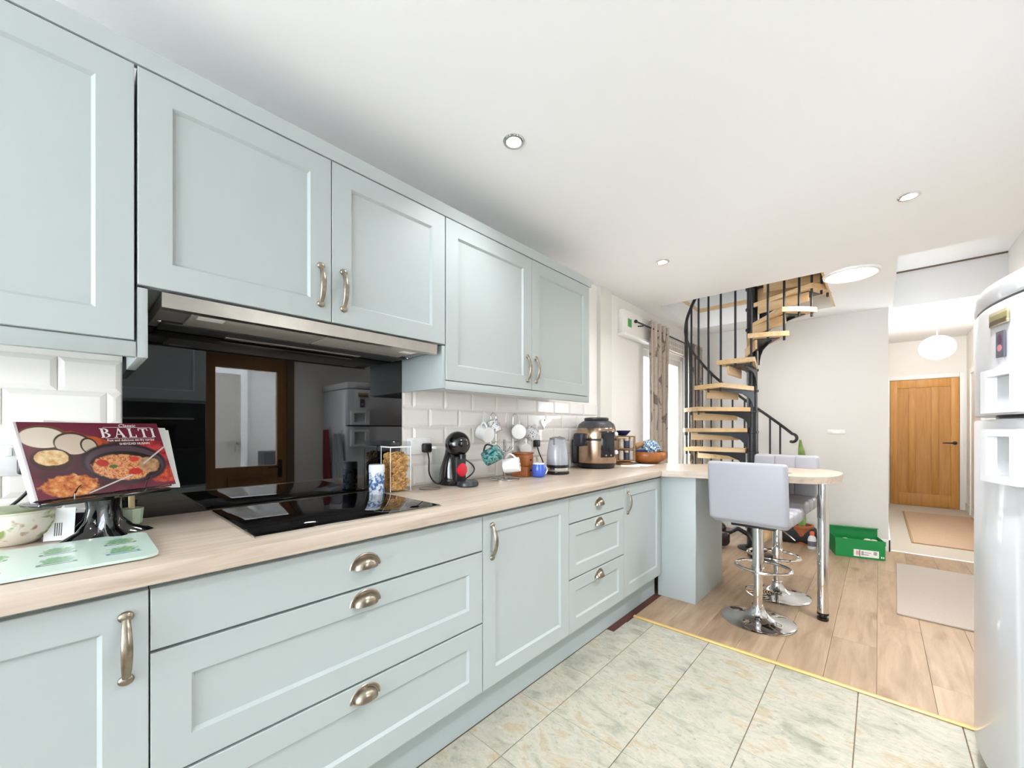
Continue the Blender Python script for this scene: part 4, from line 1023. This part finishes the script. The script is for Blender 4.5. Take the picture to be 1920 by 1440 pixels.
plug('black plug beside the coffee machine with its lead hanging down', (0.019, 1.232, 1.105), [(0.02, 0, -0.02), (0.03, 0.002, -0.06), (0.035, 0.0, -0.13), (0.05, 0.02, -0.175), (0.06, 0.045, -0.187)])
socket('white socket on the tiles left of the kettle', (0.0095, 2.12, 1.115), True)
plug('black plug left of the kettle with its lead hanging down', (0.019, 2.135, 1.105), [(0.02, 0, -0.02), (0.03, 0.005, -0.06), (0.05, 0.02, -0.12), (0.07, 0.03, -0.187)])

# storage jars
def cereal():
    q = NT('wheat_cereal'); q.setp(Roughness=0.7)
    q.col(q.ramp(q.noise(q.coord('Object'), 45, 3), [(0.3, '#b37a3c'), (0.6, '#d9a866')])); return q.m
t = thing('cereal_container', 'tall square clear container of brown wheat cereal beside the splashback', 'container', (0.085, 1.02, ZP), math.radians(-6))
w = 0.05
m = MB(); m.ring([[(sx_ * q, sy_ * q, z) for sx_, sy_ in ((-1, -1), (1, -1), (1, 1), (-1, 1))] for q, z in ((w, 0.0), (w, 0.21))], caps=False, smooth=False)
m.box(-w, w, -w, w, 0, 0.003); part('tub', m, M['clear'], t)
part('lid', MB().box(-w - 0.002, w + 0.002, -w - 0.002, w + 0.002, 0.205, 0.232, 0.004), glass('lid_acrylic', (236, 238, 240)), t)
part('lid_rim', frame_rect(MB(), -0.0525, 0.0525, 0, 0, 0, 0, 0) if False else MB().box(-0.0525, 0.0525, -0.0525, -0.0505, 0.203, 0.209).box(-0.0525, 0.0525, 0.0505, 0.0525, 0.203, 0.209).box(0.0505, 0.0525, -0.0525, 0.0525, 0.203, 0.209), M['gloss_white'], t)
for sx_, sy_ in ((-1, -1), (1, -1), (1, 1), (-1, 1)): part('edge', MB().cyl((sx_ * w, sy_ * w, 0.002), (sx_ * w, sy_ * w, 0.205), 0.0022, n=8), plain('edge_glint', '#eef2f4', 0.1, Alpha=0.6) if sx_ == sy_ == -1 else bpy.data.materials['edge_glint'], t)  # white corner posts stand in for bright glints on the clear edges
random.seed(11); m = MB()
for k in range(330):
    sd = random.random()
    x_, y_ = random.uniform(-0.04, 0.04), random.uniform(-0.04, 0.04); z_ = random.uniform(0.01, 0.168)
    if sd < 0.62:   # push towards the visible faces
        if sd < 0.31: x_ = random.uniform(0.034, 0.041)
        else: y_ = random.uniform(-0.041, -0.034)
    elif sd < 0.8: z_ = 0.165 + random.uniform(-0.01, 0.012)
    a, b = random.uniform(0, PI), random.uniform(-0.8, 0.8); r = 0.0085
    dv = Vector((math.cos(a) * math.cos(b), math.sin(a) * math.cos(b), math.sin(b))); nv = dv.orthogonal().normalized()
    pts = [Vector((x_, y_, z_)) + dv * r * math.cos(q) + nv * r * math.sin(q) for q in [PI * 1.3 * i / 4 for i in range(5)]]
    pts = [Vector((max(-0.045, min(0.045, p.x)), max(-0.045, min(0.045, p.y)), max(0.006, p.z))) for p in pts]
    m.tube(pts, 0.0039, 6)
m.box(-0.034, 0.034, -0.034, 0.034, 0.005, 0.15)
o = part('cereal', m, cereal(), t); o['kind'] = 'stuff'
t = thing('spice_jar', 'round jar with a blue and white patterned label in front of the cereal', 'jar', (0.135, 0.895, ZP))
part('glass', MB().lathe([(0.03, 0), (0.033, 0.004), (0.033, 0.1), (0.031, 0.105)], 28), printed('jar_label', '#dfe4ea', [(0, 0, 0.1, 0.1, [(0.42, '#3f5f92'), (0.5, '#aebdd0'), (0.6, '#e9ecf0'), (0.75, '#7d86a0')], {'cs': 55, 'hard': 5})], 0.15), t)
part('lid', MB().lathe([(0.034, 0.1), (0.034, 0.13), (0.031, 0.134), (0.0001, 0.134)], 28), plain('clear_white_lid', '#dfe2e6', 0.15), t)
solo('trivet', MB().lathe([(0.0001, 0.004), (0.045, 0.004), (0.05, 0.007), (0.053, 0.006), (0.05, 0.0), (0.0001, 0.0)], 36), M['steel'], 'small round steel dish left of the coffee machine', 'dish', (0.15, 1.165, ZP))

# ------------------------------------------------------------------ coffee machine
t = thing('coffee_machine', 'glossy black pod coffee machine with a red disc', 'coffee machine', (0.125, 1.335, ZP), math.radians(6))
m = MB(); rings = []
for x_, z_, rx, ry in ((-0.02, 0.0, 0.066, 0.055), (-0.02, 0.01, 0.069, 0.058), (-0.022, 0.05, 0.064, 0.056), (-0.02, 0.09, 0.056, 0.052), (-0.012, 0.13, 0.047, 0.046), (0.0, 0.165, 0.045, 0.045), (0.012, 0.195, 0.05, 0.05), (0.02, 0.22, 0.03, 0.03)):
    rings.append([(x_ + rx * math.cos(2 * PI * j / 28), ry * math.sin(2 * PI * j / 28), z_) for j in range(28)])
m.ring(rings); part('body', m, M['gloss_black'], t)
part('head', MB().ball((0.028, 0, 0.212), 0.066, 32), M['gloss_black'], t)
part('front_column', MB().box(0.0, 0.058, -0.036, 0.036, 0.02, 0.15, 0.01, 3), plain('matt_black', '#17171a', 0.45), t)
part('red_disc', MB().tube([(0.052, 0, 0.08), (0.064, 0, 0.08), (0.066, 0, 0.08)], [0.034, 0.034, 0.03], 32), plain('red_plastic', '#d4112f', 0.35), t)
part('drip_tray', MB().lathe([(0.05, 0), (0.055, 0.004), (0.055, 0.022), (0.05, 0.028), (0.045, 0.026), (0.0001, 0.026)], 30, (0.098, 0, 0)), plain('charcoal_plastic', '#2c2e33', 0.25), t)
part('nozzle', MB().cyl((0.06, 0, 0.135), (0.06, 0, 0.16), 0.02, n=16), M['black'], t)
part('water_tank', MB().box(-0.115, -0.075, -0.05, 0.05, 0.01, 0.2, 0.012, 3), M['clear'], t)
pts = [(0.0, 0.05, 0.14)] + [(0.0 + 0.05 * math.sin(PI * i / 10), 0.055 + 0.05 * math.sin(PI * i / 10), 0.14 - 0.13 * i / 10) for i in range(1, 11)]
part('power_lead', MB().tube(pts, 0.004, 8), M['black'], t)

# ------------------------------------------------------------------ mugs
def mug(label, loc, rot, mat, inside=None, r=0.04, h=0.09, handle=None, taper=1.0):
    t = thing('mug', label, 'mug', loc, rot=rot, group='mugs hanging on the wire racks')
    part('body', MB().lathe([(r * 0.75 * taper, 0), (r * 0.95 * taper, 0.004), (r, h * 0.35), (r, h), (r - 0.002, h + 0.002), (r - 0.004, h)], 28), mat, t)
    part('inside', MB().lathe([(r - 0.004, h), (r - 0.005, h * 0.4), (r * 0.7, 0.006), (0.0001, 0.005)], 28, caps=False), inside or mat, t)
    pts = [(0, r - 0.003 + 0.026 * math.sin(PI * i / 10), h * 0.18 + h * 0.66 * i / 10) for i in range(11)]
    part('handle', MB().tube(pts, 0.0052, 8), handle or mat, t)
    return t
teal = printed('teal_glaze_print', '#1f6f73', [(0, 0, 1, 1, [(0.35, '#0e3f46'), (0.48, '#1f7a80'), (0.56, '#8fb5a8'), (0.66, '#12545c')], {'cs': 48})], 0.15)
yel = plain('honey_glaze', '#d9a54c', 0.25); patt = printed('floral_mug_print', '#e9e9ec', [(0, 0, 1, 1, [(0.38, '#5e5a68'), (0.44, '#eceaec'), (0.58, '#f2f0f0'), (0.64, '#6b7286')], {'cs': 90})], 0.2)
t = thing('mug_rack', 'low chrome wire mug rack on the worktop right of the coffee machine', 'mug rack', (0.175, 1.665, ZP))
m = MB(); m.tube([(0.085 * math.cos(2 * PI * i / 32), 0.085 * math.sin(2 * PI * i / 32), 0.003) for i in range(32)], 0.0028, 6, closed=True)
m.tube([(0.045 * math.cos(2 * PI * i / 24), 0.045 * math.sin(2 * PI * i / 24), 0.003) for i in range(24)], 0.0025, 6, closed=True)
m.tube([(-0.085, 0, 0.003), (0.085, 0, 0.003)], 0.0025, 6); m.tube([(0, -0.085, 0.003), (0, 0.085, 0.003)], 0.0025, 6)
part('base', m, M['chrome'], t)
part('stem', MB().cyl((-0.006, 0, 0.003), (-0.006, 0, 0.22), 0.003, n=8).cyl((0.006, 0, 0.003), (0.006, 0, 0.22), 0.003, n=8).tube([(-0.006, 0, 0.22), (-0.004, 0, 0.228), (0.004, 0, 0.228), (0.006, 0, 0.22)], 0.003, 6), M['chrome'], t)
for a in (-0.9, 0.9, 2.4, -2.4):
    ca, sa = math.cos(a + 0.9), math.sin(a + 0.9)
    part('hook', MB().tube([(0.0, 0.0, 0.16), (0.035 * ca, 0.035 * sa, 0.165), (0.06 * ca, 0.06 * sa, 0.18), (0.065 * ca, 0.065 * sa, 0.19)], 0.003, 6), M['chrome'], t)
CR, CU, CT = Vector((0.7374, 0.6755, 0)), Vector((0, 0, 1)), Vector((0.6755, -0.7374, 0))
def hang(label, c, zc, yc, mat, inside=None, r=0.04, h=0.09, **kw):
    z = (CR * zc[0] + CU * zc[1] + CT * zc[2]).normalized(); y = CR * yc[0] + CU * yc[1] + CT * yc[2]
    y = (y - z * y.dot(z)).normalized(); x = y.cross(z)
    e = Matrix((x, y, z)).transposed().to_euler()
    return mug(label, tuple(Vector(c) - z * h / 2), e, mat, inside, r=r, h=h, **kw)
hang('teal striped mug with a yellow inside, tilted on the low wire rack', (0.17, 1.57, 1.055), (0.75, 0.42, 0.25), (-0.4, 0.85, 0), teal, yel, r=0.044, h=0.098, handle=plain('dark_teal_glaze', '#12333a', 0.2))
hang('white mug with small dark markings lying on the low wire rack', (0.205, 1.69, 0.995), (0.9, 0.12, 0.12), (0.1, 0.95, 0.1), printed('marked_mug_print', '#f0efee', [(0.02, -0.02, 0.05, 0.05, [(0.40, '#33333a'), (0.43, '#f0efee'), (0.7, '#f4f3f2')], {'cs': 60, 'hard': 5})], 0.2), M['ceramic'], r=0.042, h=0.095)
def wall_rack(label, y):
    t = thing('wire_hook_rack', label, 'rack', (0.012, y, 1.03))
    m = MB()
    for s in (-0.022, 0.022): m.tube([(0.003, s, 0.0), (0.003, s, 0.25)], 0.002, 6)
    m.tube([(0.003, 0.022 * math.cos(PI * i / 10), 0.25 + 0.022 * math.sin(PI * i / 10)) for i in range(11)], 0.002, 6)
    part('frame', m, M['chrome'], t)
    for z in (0.10, 0.20): part('hook', MB().tube([(0.003, -0.022, z), (0.02, -0.015, z - 0.01), (0.05, 0, z), (0.058, 0, z + 0.012)], 0.002, 6).tube([(0.003, 0.022, z), (0.02, 0.015, z - 0.01), (0.05, 0, z)], 0.002, 6), M['chrome'], t)
wall_rack('chrome wire cup rack on the tiles behind the coffee machine', 1.735)
wall_rack('chrome wire cup rack on the tiles behind the brown tin', 1.935)
rm = math.radians
hang('plain white cup hanging lowest on the left wall rack', (0.062, 1.617, 1.178), (0.62, -0.25, 0.6), (-0.35, 0.85, 0), M['ceramic'], r=0.046, h=0.075)
hang('white cup with dark flower print on the left wall rack', (0.062, 1.69, 1.217), (0.4, -0.75, 0.1), (-0.5, 0.6, 0.2), patt, M['ceramic'], r=0.042, h=0.075)
hang('white cup with its open mouth facing the room on the right wall rack', (0.062, 1.925, 1.19), (-0.12, -0.1, 0.95), (0.05, 0.95, 0), M['ceramic'], r=0.047, h=0.07)
hang('white cup with dark flower print on the right wall rack', (0.055, 2.04, 1.178), (0.75, -0.5, -0.1), (-0.3, 0.8, 0.1), patt, M['ceramic'], r=0.042, h=0.075)
hang('small white cup hanging lowest on the right wall rack', (0.06, 1.975, 1.082), (0.3, -0.35, 0.8), (0, 0.9, 0), M['ceramic'], r=0.04, h=0.06, taper=0.7)
# heart ornament
hp_ = [(0.035 * 16 * math.sin(a) ** 3 / 17, 0.035 * (13 * math.cos(a) - 5 * math.cos(2 * a) - 2 * math.cos(3 * a) - math.cos(4 * a)) / 15) for a in [2 * PI * i / 40 for i in range(40)]]
t = thing('heart_ornament', 'white ceramic heart hanging on the tiles left of the pressure cooker', 'ornament', (0.0105, 2.235, 1.245))
part('heart', MB().prism(hp_, 0, 0.01, to=lambda a, b, c: (c, a, b)), M['ceramic'], t)
part('hanger', MB().ball((0.012, 0.005, 0.022), 0.004, 10), M['darkgrey'], t)

# ------------------------------------------------------------------ tin, blue mug, kettle
M['tan_tin'] = wood('brown_wood_canister', [(0.3, '#8a4c22'), (0.5, '#a8642f'), (0.8, '#bd7a42')], axis=1, stretch=10)
t = thing('wooden_box', 'brown wooden canister box between the mug rack and the blue mug', 'box', (0.125, 1.885, ZP), math.radians(20))
part('body', MB().box(-0.05, 0.05, -0.055, 0.055, 0, 0.062, 0.003).box(-0.05, 0.05, -0.055, 0.055, 0.064, 0.132, 0.003), M['tan_tin'], t)
part('lid', MB().box(-0.053, 0.053, -0.058, 0.058, 0.133, 0.145, 0.003), M['tan_tin'], t)
for z in (0.035, 0.1): part('knob', MB().ball((0.054, 0.0, z), 0.006, 12), M['black'], t)
t = thing('blue_mug', 'rounded bright blue mug with a white rim in front of the brown box', 'mug', (0.235, 1.905, ZP))
blue = plain('cobalt_glaze', '#3b5fc4', 0.15, Coat_Weight=0.4)
part('body', MB().lathe([(0.032, 0), (0.037, 0.004), (0.043, 0.03), (0.042, 0.055), (0.037, 0.078), (0.035, 0.078), (0.04, 0.05), (0.038, 0.02), (0.0001, 0.01)], 32), blue, t)
part('rim', MB().lathe([(0.0375, 0.077), (0.0385, 0.082), (0.035, 0.084), (0.0345, 0.077)], 32, caps=False), M['ceramic'], t)
part('handle', MB().tube([(0.02 + 0.0, 0.036 + 0.022 * math.sin(PI * i / 10), 0.015 + 0.05 * i / 10) for i in range(11)], 0.005, 8), M['ceramic'], t)
t = thing('kettle', 'clear glass electric kettle with a black and steel base', 'kettle', (0.215, 2.125, ZP), math.radians(25))
part('power_base', MB().lathe([(0.074, 0), (0.076, 0.004), (0.076, 0.014), (0.07, 0.018), (0.0001, 0.018)], 36), M['black'], t)
part('steel_band', MB().lathe([(0.07, 0.019), (0.072, 0.024), (0.072, 0.04), (0.069, 0.043), (0.0001, 0.043)], 36), M['chrome'], t)
part('black_collar', MB().lathe([(0.0715, 0.0435), (0.0725, 0.05), (0.0725, 0.06), (0.0001, 0.06)], 36), M['black'], t)
kg = NT('kettle_glass'); kg.setp(Roughness=0.12, Alpha=0.62, Metallic=0.0, Coat_Weight=0.6); kg.b.inputs['Base Color'].default_value = lin('#b9bcc4')
part('jug', MB().lathe([(0.071, 0.06), (0.072, 0.075), (0.068, 0.14), (0.058, 0.205), (0.052, 0.225)], 36, caps=False), kg.m, t)
part('water', MB().lathe([(0.0001, 0.062), (0.068, 0.062), (0.069, 0.09), (0.0001, 0.09)], 32), plain('water_tint', '#8e9298', 0.05), t)
part('lid', MB().lathe([(0.053, 0.222), (0.052, 0.232), (0.03, 0.24), (0.0001, 0.241)], 32), plain('grey_lid', '#77777a', 0.3, 0.5), t)
part('handle', MB().tube([(0, 0.05, 0.228), (0, 0.08, 0.232), (0, 0.112, 0.215), (0, 0.12, 0.17), (0, 0.113, 0.1), (0, 0.085, 0.06), (0, 0.07, 0.05)], 0.012, 10), M['black'], t)
part('spout', MB().prism([(-0.02, -0.05), (0.02, -0.05), (0.0, -0.085)], 0.19, 0.226), kg.m, t)

# ------------------------------------------------------------------ pressure cooker
M['copper'] = plain('warm_steel', '#b59c86', 0.2, 1.0, var=0.06, vscale=30)
t = thing('pressure_cooker', 'large copper-steel multi cooker with black lid and handles', 'cooker', (0.17, 2.69, ZP), math.radians(-12))
part('base', MB().lathe([(0.125, 0), (0.135, 0.006), (0.14, 0.035), (0.146, 0.04)], 48), M['black'], t)
part('pot', MB().lathe([(0.147, 0.04), (0.149, 0.05), (0.149, 0.205)], 48), M['copper'], t)
part('seam', MB().lathe([(0.1495, 0.205), (0.151, 0.208), (0.151, 0.217), (0.1495, 0.22)], 48), M['black'], t)
part('lid_band', MB().lathe([(0.1485, 0.22), (0.149, 0.225), (0.147, 0.29), (0.142, 0.30)], 48), M['copper'], t)
part('lid', MB().lathe([(0.143, 0.30), (0.13, 0.33), (0.10, 0.352), (0.0001, 0.355)], 48), M['darkgrey'], t)
part('lid_cap', MB().lathe([(0.088, 0.352), (0.092, 0.357), (0.092, 0.372), (0.085, 0.378), (0.0001, 0.379)], 40), plain('dark_cap', '#2b2b2e', 0.3), t)
# control panel faces the room, side handles
m = MB(); rings = []
for z in (0.085, 0.095, 0.265, 0.275):
    k = 0.0 if 0.09 < z < 0.27 else 0.006
    pin = [(0.148 * math.cos(a), 0.148 * math.sin(a), z) for a in [rm(-36) + rm(40) * i / 8 for i in range(9)]]
    pout = [((0.166 - k) * math.cos(a), (0.166 - k) * math.sin(a), z) for a in [rm(4) - rm(40) * i / 8 for i in range(9)]]
    rings.append(pin + pout)
part('control_panel', m.ring(rings), plain('panel_black', '#1b1c22', 0.12), t)
for k in range(2): part('button', MB().ball((0.167 * math.cos(rm(-23 + 14 * k)), 0.167 * math.sin(rm(-23 + 14 * k)), 0.1), 0.006, 10), M['steel'], t)
part('lid_handle', MB().box(0.14, 0.205, -0.062, 0.02, 0.165, 0.262, 0.016, 3).xf(Matrix.Rotation(rm(-84), 4, 'Z')), plain('navy_black_plastic', '#1d2333', 0.3), t)
part('side_handle', MB().box(-0.03, 0.03, -0.185, -0.14, 0.03, 0.215, 0.014, 3).xf(Matrix.Rotation(rm(-42), 4, 'Z')), M['black'], t)
part('steam_knob', MB().ball((0.155 * math.cos(rm(18)), 0.155 * math.sin(rm(18)), 0.255), 0.016, 14), M['ceramic'], t)
part('steam_knob', MB().ball((0.162 * math.cos(rm(14)), 0.162 * math.sin(rm(14)), 0.12), 0.016, 14), M['ceramic'], t)

# ------------------------------------------------------------------ spice carousel, bowls
M['dark_wood'] = wood('dark_rack_wood', [(0.3, '#6b4826'), (0.5, '#8a623a'), (0.8, '#a37d4c')], axis=2, stretch=8)
t = thing('spice_carousel', 'brown wooden spice carousel beside the pressure cooker', 'rack', (0.2, 3.07, ZP), math.radians(-48))
part('base', MB().lathe([(0.05, 0), (0.07, 0.006), (0.07, 0.02), (0.05, 0.025)], 28), M['dark_wood'], t)
for z in (0.03, 0.125, 0.225): part('shelf', MB().box(-0.075, 0.075, -0.075, 0.075, z, z + 0.01, 0.002), M['dark_wood'], t)
for x_ in (-0.07, 0.07):
    for y_ in (-0.07, 0.07): part('post', MB().box(x_ - 0.006, x_ + 0.006, y_ - 0.006, y_ + 0.006, 0.03, 0.235), M['dark_wood'], t)
jl = [plain('jar_label_a', '#e3dccb', 0.4, var=0.3, vscale=60), plain('jar_label_b', '#39425f', 0.4, var=0.2, vscale=60), plain('jar_label_c', '#d8d2c6', 0.4, var=0.5, vscale=80)]
lidm = plain('jar_lid', '#c9c2b4', 0.3)
k = 0
for z, lev in ((0.041, 'lower'), (0.136, 'upper')):
    for (x_, y_, side) in ((0.048, -0.032, 'left'), (0.048, 0.012, 'middle'), (0.048, 0.05, 'right')):
        p = Matrix.Rotation(math.radians(-48), 4, 'Z') @ Vector((x_, y_, 0))
        j = thing('spice_jar', 'small labelled spice jar on the %s shelf of the carousel, %s one' % (lev, side), 'jar', (0.2 + p.x, 3.07 + p.y, ZP + z), group='spice jars in the carousel')
        part('body', MB().lathe([(0.018, 0), (0.019, 0.003), (0.019, 0.055), (0.016, 0.06)], 16), jl[k % 3], j)
        part('lid', MB().lathe([(0.0175, 0.06), (0.0175, 0.076), (0.0001, 0.077)], 16), lidm, j); k += 1
solo('navy_bowl', MB().lathe([(0.03, 0), (0.034, 0.003), (0.06, 0.03), (0.07, 0.042), (0.067, 0.043), (0.055, 0.03), (0.0001, 0.008)], 32), plain('navy_glaze', '#1b2257', 0.15), 'small navy blue bowl on top of the spice carousel', 'bowl', (0.195, 3.06, ZP + 0.237))
t = thing('wooden_crate', 'small brown wooden box behind the wooden bowl', 'box', (0.09, 3.2, ZP))
part('body', MB().box(-0.08, 0.08, -0.06, 0.06, 0, 0.2, 0.004), M['dark_wood'], t)
part('lid', MB().box(-0.083, 0.083, -0.063, 0.063, 0.201, 0.215, 0.003), plain('pale_lid', '#c9a97c', 0.5), t)
M['acacia'] = wood('acacia_bowl_wood', [(0.3, '#7c3f17'), (0.5, '#a5622b'), (0.8, '#c4854a')], axis=0, stretch=7, rough=0.3)
solo('wooden_bowl', MB().lathe([(0.07, 0), (0.08, 0.003), (0.135, 0.025), (0.157, 0.055), (0.158, 0.08), (0.15, 0.1), (0.143, 0.1), (0.147, 0.075), (0.12, 0.03), (0.0001, 0.018)], 44), M['acacia'], 'wide round wooden bowl on the worktop corner', 'bowl', (0.29, 3.33, ZP))
def cloth_print():
    q = NT('blue_patterned_cotton'); q.setp(Roughness=0.9)
    v = q.n('ShaderNodeTexVoronoi', feature='DISTANCE_TO_EDGE'); v.inputs['Scale'].default_value = 48; q.l(q.coord('Object'), v.inputs['Vector'])
    q.col(q.mixc(q.math('MULTIPLY', q.math('SUBTRACT', 0.12, v.outputs['Distance']), 14.0, clamp=True), '#2f6d97', '#dbe6ea')); return q.m
random.seed(5); m = MB(); n = 28; rings = []
for i in range(15):
    a = PI * i / 14; rings.append([((0.075 + 0.012 * math.sin(3 * j * 2 * PI / n + i)) * math.sin(a) * math.cos(2 * PI * j / n) * 1.0 + 0.0005 * j / n, (0.07 + 0.014 * math.sin(4 * j * 2 * PI / n + 1.7 * i)) * math.sin(a) * math.sin(2 * PI * j / n), -0.062 * math.cos(a)) for j in range(n)])
m.ring(rings)
solo('oven_glove', m, cloth_print(), 'blue and white patterned cloth bundle in the wooden bowl', 'cloth', (0.31, 3.355, ZP + 0.135), (0.2, 0.3, 0.4))
solo('folded_cloth', MB().box(-0.07, 0.07, -0.05, 0.05, 0, 0.03, 0.012, 3), printed('navy_stripe_print', '#24345e', [(0, -0.02 + 0.02 * k, 0.2, 0.004, '#d6dde4', {'rect': 1}) for k in range(3)], 0.9), 'folded navy striped cloth at the near side of the wooden bowl', 'cloth', (0.22, 3.27, ZP + 0.088), (0.1, -0.1, 0.5))
solo('rolling_pin', MB().tube([(0, -0.09, 0), (0, -0.06, 0), (0, -0.058, 0), (0, 0.12, 0)], [0.01, 0.01, 0.024, 0.024], 18), plain('beech', '#b98a58', 0.5, var=0.15), 'brown wooden rolling pin leaning in the wooden bowl', 'rolling pin', (0.235, 3.30, ZP + 0.155), (math.radians(14), 0, math.radians(-25)))
for k, (x_, y_, r_, lb) in enumerate(((0.30, 2.98, 0.5, 'white paper sheet lying nearest on the worktop before the bowl'), (0.36, 3.08, 0.1, 'white paper sheet lying on the worktop close to the corner'))):
    solo('paper_sheet', MB().box(-0.07, 0.07, -0.1, 0.1, 0, 0.001), M['paper'], lb, 'paper', (x_, y_, ZP + 0.0012 * k), (0, 0, r_))
solo('letter', MB().box(-0.05, 0.05, -0.07, 0.07, 0, 0.003, 0.001), plain('brown_tablet', '#b59a80', 0.4), 'small flat brown card on the breakfast bar behind the near stool', 'card', (1.27, 3.2, ZP + 0.0015), (0, 0, 0.4))
